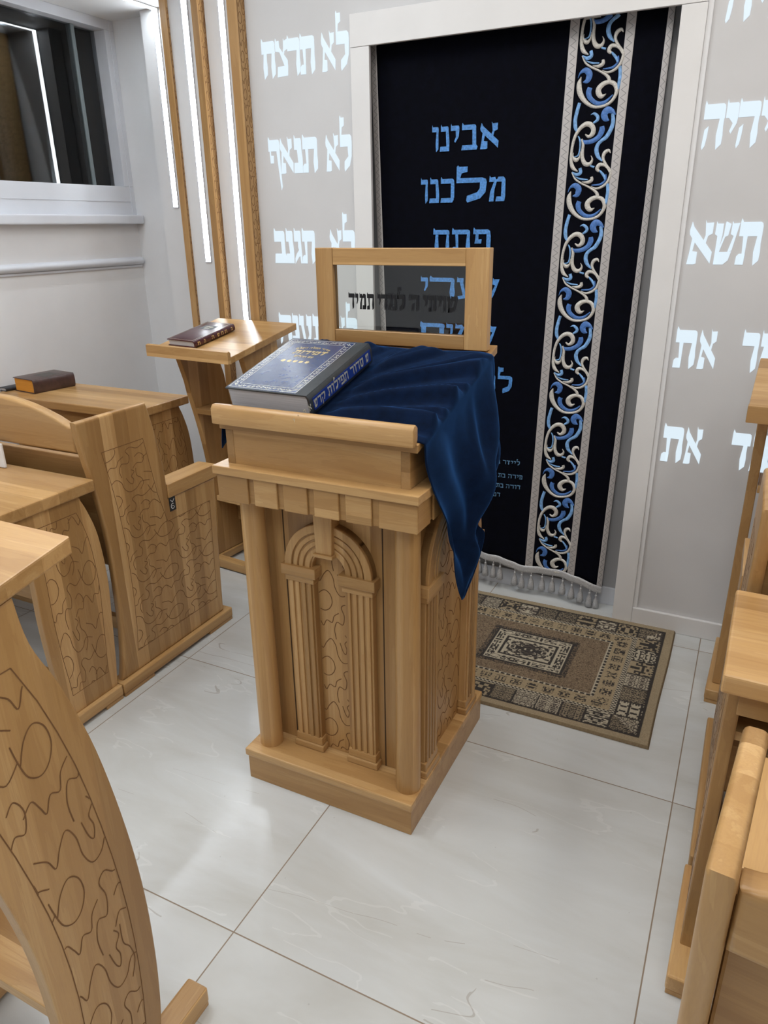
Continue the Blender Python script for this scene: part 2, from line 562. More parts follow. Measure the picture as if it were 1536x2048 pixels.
# ------------------------------------------------------------------ square Hebrew letters, unit box, polygons
def glyph(ch, t=0.3, s=0.24):
    def bar(x0=0.0, x1=1.0, horn=True):
        p = [(x0, 1 - t), (x0, 1.0)]
        if horn:
            p += [(x0 + .03, 1.09), (x0 + .12, 1.0)]
        return p + [(x1 - .12, 1.0), (x1 - .03, .97), (x1, .90), (x1, 1 - t)]
    def leg(xr, top=None, bot=0.0, k=1.0):
        top = 1 - t + .02 if top is None else top
        q = s * k
        return [(xr - q * .72, top), (xr, top), (xr - .01, top - .2), (xr + .02, .30), (xr + .0, .10), (xr - q * .8, bot - .02), (xr - q * 1.0, bot + .3)]
    def rect(x0, y0, x1, y1):
        return [(x0, y0), (x1, y0), (x1, y1), (x0, y1)]
    b = min(t, .3)
    if ch == 'א':
        k = min(1.0, .45 + t * 1.9)
        return [[(.07, 1.03), (.16, .90), (1.0, .30), (.97, .02), (.88 - .06 * k, .13), (.16, .60), (.02, .72 + .1 * (1 - k)), (.0, .82)],
                [(.60, 1.06), (.65, .99), (.93, 1.0), (.93, .74), (.76, .68), (.70, .50), (.60, .58), (.66, .70)],
                [(.13, .62), (.27, .58), (.20, .32), (.40, .30), (.40, .02), (.30, .0), (.02, .0), (.08, .28)]]
    if ch == 'ב':
        return [bar(.02, .92), [(.92 - s, 1 - t + .02), (.92, 1 - t + .02), (.95, b - .01), (.95 - s, b - .01)], [(0, 0), (.98, 0), (1.04, b * .6), (.96, b), (.06, b)]]
    if ch == 'ג':
        return [bar(.10, .88), [(.88 - s * .8, 1 - t + .02), (.88, 1 - t + .02), (.92, .45), (1.0, .0), (.80, .0), (.74, .30), (.86 - s * .8, .5)],
                [(.70, .44), (.34, .30), (.14, .16), (.12, -.01), (.40, .12), (.60, .20), (.84, .24)]]
    if ch == 'ד':
        return [bar(0, 1.0), leg(.86)]
    if ch == 'ה':
        return [bar(0, 1.0), leg(.98), [(.04, .05), (.08, -.01), (.2, .08), (.26, .3), (.28, .52), (.1, .44)]]
    if ch == 'ו':
        return [bar(0, 1.0), leg(.98, k=1.8)]
    if ch == 'ז':
        return [bar(0, 1.0), leg(.75, k=1.5)]
    if ch == 'ח':
        return [bar(0, 1.0), leg(.98), leg(s + .08)]
    if ch == 'ט':
        return [[(.02, .1), (0, .9), (.05, 1.06), (.12, .95), (.34, 1), (.36, .75), (s, .7), (s, .1)], rect(.02, 0, .98, b), [(.98 - s, b - .02), (.98, b - .02), (.98, .9), (.88, 1), (.5, 1), (.48, 1 - t), (.98 - s, 1 - t)]]
    if ch == 'י':
        return [bar(0, 1.0), [(.98 - s * 1.7, 1 - t + .02), (1.0, 1 - t + .02), (.95, .55), (.55, .32), (.42, .38), (.62, .55)]]
    if ch == 'כ':
        return [bar(.02, .96), [(.97 - s, 1 - t + .02), (.97, .92), (1.0, .7), (1.0, .2), (.95, b - .02), (.97 - s, b - .01)], [(0, 0), (.86, 0), (.97, b * .6), (.97, b), (.06, b)]]
    if ch == 'ל':
        return [[(0, 1 - t), (0, 1.47), (.04, 1.53), (.09, 1.47), (.36, 1.47), (.36, 1.25), (.17, 1.2), (.12, 1.0), (.2, 1 - t)],
                [(0, 1 - t), (0, 1.0), (.84, 1.0), (.97, .94), (1.0, .8), (1.0, 1 - t)],
                [(1 - s, 1 - t + .02), (1.0, 1 - t + .02), (.97, .4), (.8, .14), (.38, -.02), (.34, .06), (.36, .26), (.7, .4), (1 - s, .56)]]
    if ch == 'מ':
        return [[(0, 1 - t), (.02, 1.06), (.1, .98), (.36, 1.0), (.44, .86), (.4, 1 - t)], [(.34, 1 - t + .1), (.50, 1 - t + .1), (.34, .5), (.3, 0), (.02, 0), (.08, .4)],
                [(.42, 1 - t * .9), (.55, 1.0), (.86, 1.0), (.97, .9), (.98, 1 - t), (.5, 1 - t)], [(.98 - s, 1 - t + .02), (.98, 1 - t + .02), (1.0, .2), (.94, 0), (.97 - s, b - .02)], [(.42, 0), (.95, 0), (1.0, b), (.48, b)]]
    if ch == 'ם':
        return [bar(0, 1.0), [(.98 - s, 1 - t + .02), (.98, 1 - t + .02), (.96, 0), (.98 - s, b - .02)], [(.04, 1 - t + .02), (.04 + s, 1 - t + .02), (.04 + s, b - .02), (.06, 0)], rect(.06, 0, .96, b)]
    if ch == 'נ':
        return [bar(.10, .90), [(.92 - s * 1.3, 1 - t + .02), (.90, 1 - t + .02), (1.0, .4), (1.0, b - .02), (.92 - s, b - .02)], [(0, 0), (.98, 0), (1.0, b), (.06, b)]]
    if ch == 'ס':
        return [bar(0, 1.0), [(.98 - s, 1 - t + .02), (1.0, 1 - t + .02), (.95, .25), (.7, 0), (.66, b)], [(.06, 1 - t + .02), (.06 + s, 1 - t + .02), (.40, b), (.34, 0), (.12, .25)], rect(.32, 0, .72, b)]
    if ch == 'ע':
        return [[(.0, 1 - t), (.03, 1.06), (.1, .99), (.38, 1.0), (.38, 1 - t)], [(.16, 1 - t + .02), (.36, 1 - t + .02), (.52, .2), (.36, .14)],
                [(.60, 1 - t), (.62, 1.06), (.7, .99), (1.0, 1.0), (1.0, 1 - t)], [(1.0 - s, 1 - t + .02), (1.0, 1 - t + .02), (.94, .3), (.86, .08), (.1, -.04), (.06, .12), (.66, .2), (.8, .36)]]
    if ch == 'פ':
        return [bar(0, .94), [(.97 - s, 1 - t + .02), (.95, .94), (1.0, .7), (1.0, .1), (.96, 0), (.97 - s, b - .02)], [(0, 0), (.97, 0), (1.0, b), (.06, b)],
                [(.14, 1 - t + .02), (.30, 1 - t + .02), (.3, .58), (.48, .58), (.46, .4), (.08, .4), (.12, .55)]]
    if ch == 'ף':
        return [bar(0, 1.0), [(.98 - s * .8, 1 - t + .02), (1.0, 1 - t + .02), (1.04, 0), (1.1, -.38), (1.0, -.48), (.98 - s * .3, 0)], [(.10, 1 - t + .02), (.2, 1 - t + .02), (.2, .55), (.44, .54), (.42, .32), (.14, .32)]]
    if ch == 'צ':
        return [[(.0, .98), (.03, 1.05), (.08, .97), (.30, .98), (.33, .80), (.97, .44), (.99, .26), (.72, .28), (.34, .67), (.0, .70)],
                [(.69, 1.02), (.73, .96), (.97, 1.0), (1.0, .74), (.74, .69), (.66, .56), (.60, .62), (.66, .76)], [(.14, .28), (.99, .30), (.95, .02), (.08, .0)]]
    if ch == 'ק':
        return [bar(0, 1.0), [(.98 - s, 1 - t + .02), (1.0, 1 - t + .02), (.9, .4), (.6, .05), (.5, .1), (.7, .45)], [(.04, .5), (.04 + s * .8, .5), (.04 + s * .8, -.35), (.06, -.4)]]
    if ch == 'ר':
        return [bar(0, 1.0), leg(1.0)]
    if ch == 'ש':
        return [[(.0, .72), (.02, 1.03), (.07, .97), (.32, .97), (.32, .70), (.25, .35), (.27, .0), (.09, .0), (.11, .68)], [(.09, .0), (.5, .0), (.70, .1), (.79, .32), (.62, .30), (.2, .30)],
                [(.67, .72), (.69, 1.03), (.74, .97), (1.0, .98), (.8, .34), (.62, .29), (.80, .68)], [(.40, .97), (.42, 1.02), (.64, .96), (.57, .69), (.45, .66), (.27, .30), (.21, .30), (.38, .7)]]
    if ch == 'ת':
        return [bar(0, .98), leg(.98), [(.18, 1 - t + .02), (.18 + s * .7, 1 - t + .02), (.36, .4), (.34, .0), (.24, .0), (.22, .3)], [(-.02, .0), (.34, .0), (.36, .26), (.10, .26), (.0, .2)]]
    if ch == "'":
        return [[(.1, 1.0), (.6, 1.05), (.4, .7), (.1, .6)]]
    return [rect(0, 0, 1, 1)]

def letter(ch, x0, x1, z0, z1, t, s, ya, yb, bev=0.0):
    """one upright letter facing -y, filled between ya (front) and yb (back)"""
    mb = MB()
    for p in glyph(ch, t, s):
        mb.prism([(x0 + a * (x1 - x0), z0 + b * (z1 - z0)) for a, b in p], 'y', ya, yb, bev, 1)
    return mb

# ================================================================== the room
X_L, X_R, Y_F, Y_B = -3.0, 1.75, 2.557, -2.4
struct('floor', MB().box(-3.4, 2.0, -2.7, 3.5, -0.06, 0.0), M_FLOOR)
struct('ceiling', MB().box(-3.4, 2.0, -2.7, 3.5, CEIL, CEIL + 0.08).box(-3.4, -2.25, -2.7, 3.5, 2.335, CEIL), M_CEIL)

# wall carrying the illuminated commandments, opened for the ark recess
wf = MB()
wf.box(-1.813, -1.365, Y_F, 2.78, 0, CEIL)
wf.box(-0.295, X_R, Y_F, 2.78, 0, CEIL)
wf.box(-1.365, -0.295, Y_F, 2.78, 2.0, CEIL)
struct('wall_front', wf, M_WALLF)
rb = MB().box(-1.365, -0.295, 2.668, 2.78, 0, 2.0)
wr = struct('wall_recess', rb, M_GREY)
struct('baseboard_recess', MB().box(-1.365, -0.295, 2.660, 2.668, 0, 0.074, 0.002), M_PVC)
struct('baseboard_front', MB().box(-0.25, X_R, 2.543, Y_F, 0, 0.070, 0.003), M_TRIM)
tr = MB()
tr.box(-1.380, -1.308, 2.543, 2.5568, 0, 1.968, 0.0015)
tr.box(-0.319, -0.250, 2.543, 2.5568, 0, 1.968, 0.0015)
tr.box(-1.380, -0.250, 2.5425, 2.5568, 1.969, 2.066, 0.0015)
struct('trim_1', tr, M_TRIM)
tg = MB().box(-0.250, -0.235, 2.549, 2.557, 0.07, 2.7, 0.002)
struct('trim_2', tg, M_WALL)

# stepped corner panels on the left of the lettered wall
for b_ in ((-2.105, -1.8135, 2.70, 2.86), (-2.437, -2.1055, 2.88, 3.03), (-2.747, -2.4375, 3.05, 3.126), (-3.2, -2.4, 3.128, 3.35)):
    struct('wall_corner', MB().box(*b_, 0, 2.3348 if b_[0] < -2.5 else CEIL), M_WALL)

# left wall with window
wl = MB()
WY0, WY1, WZ0, WZ1 = 0.7, 3.128, 1.470, 2.335
wl.box(X_L - 0.16, X_L, Y_B - 0.2, 3.128, 0, WZ0)
wl.box(X_L - 0.16, X_L, Y_B - 0.2, WY0, WZ0, CEIL)
wl.box(X_L - 0.16, X_L, WY0, 3.128, WZ1, CEIL)
struct('wall_left', wl, M_WALL)
struct('wall_right', MB().box(X_R, X_R + 0.1, Y_B - 0.2, 2.78, 0, CEIL), M_WALL)
struct('wall_back', MB().box(-3.2, 1.9, Y_B - 0.1, Y_B, 0, CEIL), M_WALL)
wm = MB()
wm.box(-3.075, -2.995, WY0, WY1, WZ0, 1.607, 0.003)
wm.box(-3.075, -2.995, WY0, WY1, 2.292, WZ1, 0.003)
wm.box(-3.075, -2.995, 3.068, WY1, 1.607, 2.292, 0.003)
wm.box(-3.075, -2.995, WY0, WY0 + 0.07, 1.607, 2.292, 0.003)
wm.box(-3.004, -2.992, 3.098, 3.102, WZ0, WZ1)
wm.box(-3.004, -2.9925, WY0, 3.098, 1.535, 1.538)
w1 = struct('window_1', wm, M_PVC)
struct('window_sash', MB().box(-3.066, -3.040, 2.905, 2.925, 1.600, 2.300, 0.002), plain('grey_sash', (0.16, 0.19, 0.20), 0.3), w1)
pane = MB().box(-3.052, -3.047, WY0 + 0.03, 2.93, 1.59, 2.31)
struct('pane', pane, M_WGLASS, w1)
struct('pane', MB().box(-3.068, -3.063, 2.90, 3.09, 1.59, 2.31), M_WGLASS, w1)
wsl = MB().box(X_L - 0.02, -2.945, WY0 - 0.05, 3.124, 1.428, 1.472, 0.008, 3)
struct('window_sill', wsl, M_PVC, w1)
cr = MB()
prof = []
for k in range(9):
    a = -math.pi / 2 + math.pi * k / 8
    prof.append((X_L + 0.026 * math.cos(a), 1.246 + 0.020 * math.sin(a)))
prof += [(X_L, 1.266), (X_L, 1.216), (X_L + 0.008, 1.216), (X_L + 0.010, 1.226)]
cr.prism([(p[0], p[1]) for p in prof], 'y', Y_B, 3.118, 0.0)
struct('trim_3', cr, M_PVC, auto=40)
struct('baseboard_left', MB().box(X_L, X_L + 0.012, Y_B, 3.12, 0, 0.07, 0.002), M_TRIM)
# dark sheet standing in for the darkness of night outside the window
struct('night_backdrop', MB().box(-4.6, -4.5, 0.0, 4.0, 0.8, 3.2), plain('night_dark', (0.02, 0.022, 0.026), 0.9))

# ------------------------------------------------------------------ lamps
for i, (x, y, sx, sy, p, c) in enumerate(ADDED_LAMPS):  # unseen fixtures, put in to give the room its light
    L = thing('added_ceiling_light', 'added, unseen rectangular ceiling light panel with white frame, ' +
              ['over the table with the blue cloth', 'over the aisle right of the cloth-covered stand', 'behind the viewer on the left', 'behind the viewer on the right', 'over the left desks', 'over the benches on the right'][i],
              'ceiling light', (x, y, CEIL), 0, 'added ceiling light panels')
    fr = MB()
    a, b = sx / 2, sy / 2
    fr.box(-a - .02, a + .02, -b - .02, -b, -.03, 0, .003)
    fr.box(-a - .02, a + .02, b, b + .02, -.03, 0, .003)
    fr.box(-a - .02, -a, -b, b, -.03, 0, .003)
    fr.box(a, a + .02, -b, b, -.03, 0, .003)
    obj('frame', fr, M_PVC, L)
    obj('diffuser', MB().box(-a, a, -b, b, -.018, -.012), M_LAMP, L)
    ld = bpy.data.lights.new('added_lamp_light', 'AREA')
    ld.shape = 'RECTANGLE'
    ld.size, ld.size_y = sx, sy
    ld.energy = p
    ld.color = c
    lo = bpy.data.objects.new('added_lamp_light', ld)
    COL.objects.link(lo)
    lo.parent = L
    lo.location = (0, 0, -.034)

def led(nm, x0, x1, yf, z0, z1, label):
    T = thing('light_strip', label, 'light strip', ((x0 + x1) / 2, yf, z0), 0, 'vertical light strips')
    obj('diffuser', MB().box(x0 + .0012, x1 - .0012, yf - .0040, yf - .0001, z0 + .002, z1), M_LED, T, world=True)
    obj('profile', MB().box(x0 - .002, x0 + .0011, yf - .0055, yf - .0001, z0, z1).box(x1 - .0011, x1 + .002, yf - .0055, yf - .0001, z0, z1).box(x0 - .002, x1 + .002, yf - .0055, yf - .0001, z0 - .003, z0 + .0015), M_PVC, T, world=True)
    return T
led('a', -2.670, -2.640, 3.05, 1.500, 2.335, 'shortest vertical light strip, nearest the window')
led('b', -2.362, -2.331, 2.88, 1.255, 2.74, 'middle vertical light strip between two wood fins')
led('c', -2.034, -2.007, 2.70, 0.98, 2.74, 'longest vertical light strip, beside the fin next to the lettering')
T = thing('light_strip', 'light strip running along the low ceiling above the window', 'light strip', (-2.655, 1.6, 2.335))
obj('diffuser', MB().box(-2.669, -2.641, 0.2, 3.045, 2.3305, 2.3345), M_LED, T, world=True)
obj('profile', MB().box(-2.673, -2.6695, 0.2, 3.045, 2.329, 2.3345).box(-2.6405, -2.637, 0.2, 3.045, 2.329, 2.3345), M_PVC, T, world=True)

WZ = wood('z', 'x')
WZy = wood('z', 'y')
WX = wood('x', 'z', 1.0, 0.08)
WXy = wood('x', 'y', 1.0, 0.055)
WY = wood('y', 'z', 1.0, 0.08)
WYx = wood('y', 'x', 1.0, 0.05)
WZo = wood('z', 'y', 1.0, 0.052)

def fin(x0, x1, y0, y1, z1, label, seed):
    T = thing('wood_fin', label, 'wall fin', ((x0 + x1) / 2, (y0 + y1) / 2, 0), 0, 'vertical wood fins')
    body = obj('batten', MB().box(x0, x1, y0, y1, 0, z1, .0015, 1), WZ, T, world=True)
    g = MB()
    reg = [(y0 + .006, .15), (y1 - .004, .15), (y1 - .004, z1 - .06), (y0 + .006, z1 - .06)]
    carve(g, reg, lambda u, v, h: (x1 + .0003 + h, u, v), .055, .12, .0022, seed)
    carve(g, reg, lambda u, v, h: (x0 - .0003 - h, u, v), .055, .12, .0022, seed + 1)
    obj('carved_lines', g, M_GROOVE, T, world=True)
fin(-2.472, -2.4378, 2.865, 3.04, 2.334, 'wood fin nearest the window, beside the shortest light strip', 4)
fin(-2.139, -2.1056, 2.660, 2.874, CEIL - .002, 'middle wood fin between the two longer light strips', 9)
fin(-1.856, -1.8135, 2.507, 2.696, CEIL - .002, 'wood fin next to the lettered wall', 14)

# ------------------------------------------------------------------ illuminated words
TB, SB = .33, .20
def row(label, z0, h, items):
    xs = [i[1] for i in items] + [i[2] for i in items]
    T = thing('lettering', label, 'lettering', ((min(xs) + max(xs)) / 2, Y_F, z0), 0, 'glowing Hebrew words on the wall')
    for ch, a, b in items:
        obj('letter', letter(ch, a, b, z0, z0 + h, TB, SB * (.11 / max(b - a, .03)) * .55 + .08, Y_F - .0016, Y_F + .0008), M_LETTER, T, world=True)
def lo(z):
    return [('א', -1.501, -1.446), ('ל', -1.441, -1.391)]
row('top left row of glowing Hebrew letters, left of the curtain', 1.909, .115,
    [('ח', -1.752, -1.695), ('צ', -1.692, -1.641), ('ר', -1.641, -1.590), ('ת', -1.588, -1.528), ('א', -1.501, -1.446), ('ל', -1.441, -1.391)])
row('second left row of glowing Hebrew letters, ending in a long tail', 1.591, .117,
    [('ף', -1.749, -1.700), ('א', -1.698, -1.641), ('נ', -1.638, -1.600), ('ת', -1.598, -1.534), ('א', -1.499, -1.443), ('ל', -1.438, -1.391)])
row('third left row of glowing Hebrew letters, just above the framed glass', 1.270, .119,
    [('ב', -1.750, -1.697), ('נ', -1.697, -1.660), ('ג', -1.660, -1.622), ('ת', -1.620, -1.562), ('א', -1.496, -1.442), ('ל', -1.439, -1.388)])
row('lowest left row of glowing Hebrew letters, half hidden by the framed glass', .955, .115,
    [('ה', -1.751, -1.692), ('נ', -1.690, -1.656), ('ע', -1.655, -1.597), ('ת', -1.590, -1.530), ('א', -1.490, -1.440), ('ל', -1.436, -1.388)])
row('top right glowing Hebrew word, cut off by the picture top', 1.914, .115, [("'", -.236, -.218), ('ה', -.205, -.140), ('י', -.132, -.100), ('כ', -.095, -.040), ('נ', -.035, .0), ('א', .010, .066)])
row('second right row of glowing Hebrew letters, right of the curtain', 1.599, .117,
    [('ה', -.224, -.168), ('י', -.165, -.133), ('ה', -.132, -.077), ('י', -.073, -.042), ('א', -.005, .05), ('ל', .056, .106)])
row('third right row of glowing Hebrew letters, three large letters', 1.279, .120,
    [('א', -.222, -.152), ('ש', -.150, -.085), ('ת', -.083, -.020), ('א', .020, .075), ('ל', .08, .13)])
row('fourth right row of glowing Hebrew letters, beside the tall lectern top', .960, .120,
    [('ת', -.221, -.158), ('א', -.150, -.098), ('ר', -.026, .020), ('ו', .026, .052), ('כ', .056, .11), ('ז', .115, .145)])
row('lowest right row of glowing Hebrew letters, behind the lectern leg', .641, .122,
    [('ת', -.221, -.157), ('א', -.150, -.097), ('ד', -.010, .045), ('ב', .052, .105), ('כ', .11, .165)])

# ------------------------------------------------------------------ ark curtain
CY = 2.618
def c_dx(x0, z):
    k = max(0.0, min(1.0, (x0 + 1.334) / .58))
    return (z - 1.8) * (-.026 + .044 * k)
def c_y(x0, z):
    a = .0008 + .0045 * max(0, min(1, (1.95 - z) / 1.9))
    y = CY + a * math.sin(x0 * 34 + .6) + .5 * a * math.sin(x0 * 71 + z * 1.3)
    d = max(0, (.45 - z) / .45)
    return y - .010 * d * math.exp(-((x0 + .70) / .05) ** 2) + .006 * d * math.sin(x0 * 19)
def cur(x0, z, h=0.0):
    return (x0 + c_dx(x0, z), c_y(x0, z) - h, z)
ZB = [(-1.34, .140), (-.95, .142), (-.85, .139), (-.76, .136), (-.70, .122), (-.675, .114), (-.60, .118), (-.497, .117), (-.436, .110), (-.345, .078)]
def zb(x):
    for (a, za), (b, zc) in zip(ZB, ZB[1:]):
        if x <= b:
            return za + (zc - za) * max(0, (x - a)) / (b - a)
    return ZB[-1][1]
K = thing('ark_curtain', 'dark navy velvet curtain with silver braid and blue embroidery hanging in the recess', 'curtain', (-.84, CY, 0))
XA, XB = -1.336, -.347
pm = MB()
nx, nz = 150, 60
pm.grid([[cur(XA + (XB - XA) * i / nx, zb(XA + (XB - XA) * i / nx) + (1.992 - zb(XA + (XB - XA) * i / nx)) * j / nz) for i in range(nx + 1)] for j in range(nz + 1)])
pan = obj('velvet_panel', pm, M_CURT, K, world=True)
sol = pan.modifiers.new('thickness', 'SOLIDIFY')
sol.thickness = .0025
sol.offset = -1 if pan.data.polygons[0].normal.y < 0 else 1
for (a, b) in ((-1.335, -1.312), (-.651, -.622), (-.483, -.455), (-.367, -.348)):
    g = MB()
    zs = [1.99 - (1.99 - zb((a + b) / 2) - .004) * j / 90 for j in range(91)]
    g.grid([[cur(a + (b - a) * u, z, .0026 if 0 < u < 1 else .0014) for u in (0, .08, .35, .65, .92, 1)] for z in zs],
           [[(u, z) for u in (0, .08, .35, .65, .92, 1)] for z in zs])
    obj('braid_trim', g, M_BRAID, K, world=True)
MOTIF = {"silver":[[[-50,-230,2.1],[-55,-248,14.4],[-50,-273,16.4],[-33,-297,12.3],[-7,-314,9.2],[20,-316,8.2],[44,-308,9.2],[58,-292,10.3],[62,-274,12.3],[53,-257,12.3],[37,-251,11.3],[20,-254,14.4],[7,-266,16.4],[8,-279,16.4],[18,-288,12.3],[31,-282,1.6]],[[37,-251,11.3],[34,-240,10.3],[24,-230,8.2],[3,-218,6.2],[-22,-206,6.2],[-41,-193,5.7],[-53,-174,3.3]],[[-21,-65,4.1],[-10,-72,9.2],[1,-64,14.4],[2,-51,14.4],[-7,-39,15.4],[-22,-36,14.4],[-38,-46,12.3],[-51,-65,10.3],[-58,-90,9.2],[-60,-116,9.2],[-59,-140,10.3],[-51,-160,12.3],[-34,-172,2.5]],[[-53,-116,1.2],[-54,-128,6.2],[-43,-138,12.7],[-33,-130,5.3],[-31,-113,1.6]],[[-31,-78,5.3],[-25,-94,8.6],[-25,-114,9.8],[-23,-134,11.9],[-13,-150,13.5],[1,-151,11.5],[8,-139,6.2],[3,-127,1.2]],[[-18,-203,2.1],[0,-205,9.4],[12,-199,11.3],[11,-189,8.2]],[[64,-123,1.6],[57,-115,9.4],[45,-121,11.9],[42,-137,9.0],[53,-155,7.8],[68,-173,7.8],[70,-187,9.0],[63,-207,9.0],[47,-220,8.2],[28,-224,6.2],[12,-217,1.6]],[[34,-174,7.4],[26,-166,11.9],[32,-155,11.9],[46,-156,8.6],[58,-165,5.7],[67,-179,3.3]]],"blue":[[[-48,25,10.3],[-53,5,11.3],[-57,-20,11.9],[-55,-41,11.9],[-49,-55,7.4]],[[-10,-11,1.2],[0,-8,7.8],[11,-16,9.8],[12,-26,9.8],[1,-34,5.7]],[[57,-12,9.4],[61,-32,11.9],[58,-52,12.7],[46,-75,12.7],[32,-85,10.7],[21,-96,11.5],[18,-112,13.1],[25,-130,11.5],[40,-145,3.3]],[[-43,-69,3.7],[-36,-82,5.7],[-34,-105,4.9],[-38,-125,4.9],[-51,-128,1.6]],[[-52,-173,3.3],[-38,-181,9.8],[-25,-176,10.7],[-28,-162,9.8]],[[-42,-187,1.2],[-21,-195,5.7],[1,-197,3.7]],[[3,-157,5.3],[17,-161,6.6]],[[35,-172,5.7],[49,-186,8.2],[56,-199,5.7]],[[64,-211,9.8],[68,-233,11.1],[67,-257,10.3],[66,-272,5.3]]],"dark":[[[49,-30,2.1],[38,-25,16.4],[31,-13,19.7],[40,-1,20.5],[55,-5,13.5],[66,-16,4.5]],[[28,-45,13.5],[29,-58,17.6],[20,-75,14.8],[0,-86,13.5],[-21,-87,11.5],[-31,-79,3.3]],[[56,-183,3.7],[57,-199,5.7],[42,-212,6.6],[14,-214,3.3]],[[-43,-245,3.3],[-30,-241,15.6],[-26,-224,18.5],[-39,-213,15.6],[-54,-219,6.2],[-60,-233,1.6]],[[-20,-261,14.4],[-23,-274,16.0],[-16,-291,13.5],[6,-306,11.5],[30,-304,9.4],[52,-286,3.3]]]}
for nm, mat, hh in (('silver', M_SILVER, .0042), ('blue', M_LBLUE, .0032), ('dark', M_DBLUE, .0026)):
    g = MB()
    for k in range(-1, 5):
        for st in MOTIF[nm]:
            pts = [(-.5525 + a / 1000, 1.73 + b / 1000 - .3262 * k, max(.0012, w / 1000)) for a, b, w in st]
            pts = [p for p in smooth_pts(pts, 5) if zb(p[0]) < p[1] < 1.985]
            if len(pts) > 2:
                g.stroke(pts, lambda u, v, h: cur(u, v, .0016 + h), hh)
    obj({'silver': 'silver_scrollwork', 'blue': 'light_blue_scrollwork', 'dark': 'royal_blue_scrollwork'}[nm], g, mat, K, world=True)
def cword(name, z0, h, items, t, s, mat):
    g = MB()
    for ch, a, b in items:
        for p in glyph(ch, t, s):
            tb = bmesh.new()
            f = tb.faces.new([tb.verts.new((a + u * (b - a), z0 + v * h, 0)) for u, v in p])
            bmesh.ops.triangulate(tb, faces=[f])
            for v in tb.verts:
                v.co = cur(v.co.x - c_dx(v.co.x, v.co.y), v.co.y, .0032)
            g._merge(tb)
    obj(name, g, mat, K, world=True)
def seq(x0, pts):
    return pts
gx = lambda v: -1.104 + (v - 270) * .00024
cword('embroidered_word', 1.640, .077, [('ו', gx(270), gx(368)), ('נ', gx(388), gx(540)), ('י', gx(560), gx(690)), ('ב', gx(725), gx(960)), ('א', gx(1000), gx(1275))], .20, .24, M_TXT)
gx = lambda v: -1.145 + (v - 100) * .0002463
cword('embroidered_word', 1.476, .077, [('ו', gx(100), gx(208)), ('נ', gx(230), gx(380)), ('כ', gx(400), gx(620)), ('ל', gx(650), gx(1095)), ('מ', gx(1130), gx(1375))], .20, .22, M_TXT)
gx = lambda v: -1.096 + (v - 285) * .00025
cword('embroidered_word', 1.309, .077, [('ח', gx(285), gx(537)), ('ת', gx(580), gx(856)), ('פ', gx(900), gx(1155))], .20, .22, M_TXT)
gx = lambda v: -1.144 + (v - 760) * .0004438
cword('embroidered_word', 1.150, .072, [('י', gx(760), gx(825)), ('ר', gx(840), gx(1065)), ('ע', gx(1085), gx(1235)), ('ש', gx(1265), gx(1450))], .20, .20, M_TXT)
cword('embroidered_word', .985, .072, [('ם', gx(755), gx(978)), ('י', gx(995), gx(1060)), ('מ', gx(1080), gx(1245)), ('ש', gx(1265), gx(1442))], .20, .20, M_TXT)
cword('embroidered_word', .815, .064, [('ל', -.828, -.772), ('ת', -.890, -.836), ('פ', -.95, -.90), ('י', -.985, -.96)], .20, .24, M_TXT)
def small(text, right, z0, h=.0165):
    it = []
    x = right
    for ch in text:
        if ch == ' ':
            x -= .008
            continue
        w = .0075 if ch in 'וין' else .0125
        it.append((ch, x - w, x))
        x -= w + .0028
    cword('embroidered_names', z0, h, it, .2, .22, M_TXT2)
small('לייזר ברוך', -.729, .538)
small('פירה בת', -.716, .483)
small('דורה בת', -.722, .441)
small('דמיטרי', -.797, .402)
g = MB()
xs = [XA + (XB - XA) * i / 120 for i in range(121)]
g.grid([[cur(x, zb(x) + .012 - .030 * k, .003 + (.0035 if 0 < k < 1 else 0)) for x in xs] for k in (0, .1, .35, .65, .9, 1)])
fb = obj('fringe_band', g, M_FRINGE, K, world=True)
TX = [-.394, -.419, -.454, -.489, -.528, -.57, -.61, -.653, -.691, -.721, -.753, -.786, -.824, -.86]
while TX[-1] > -1.28:
    TX.append(TX[-1] - .036)
for x in TX:
    x0 = x + .030 if x > -.75 else x
    zt = zb(x0) - .020
    p = cur(x0, max(zt, .03), .004)
    ln = min(.066, zt - .003)
    g = MB()
    g.cyl((p[0], p[1], zt + .006), (p[0], p[1], zt - .008), .0022, n=8)
    g.lathe([(.0022, -.006), (.0042, -.010), (.0042, -.014), (.0028, -.018), (.0075, -.030), (.0105, -ln * .75), (.0120, -ln)], (p[0], p[1], zt), 18, .22)
    obj('tassel', g, M_FRINGE, K, world=True, smooth=True)
hk = MB().box(-.400, -.388, 2.648, 2.668, .425, .472, .003)
tag(obj('door_catch', hk, M_BLACKP), 'small dark catch on the grey recess wall behind the curtain edge', 'catch')

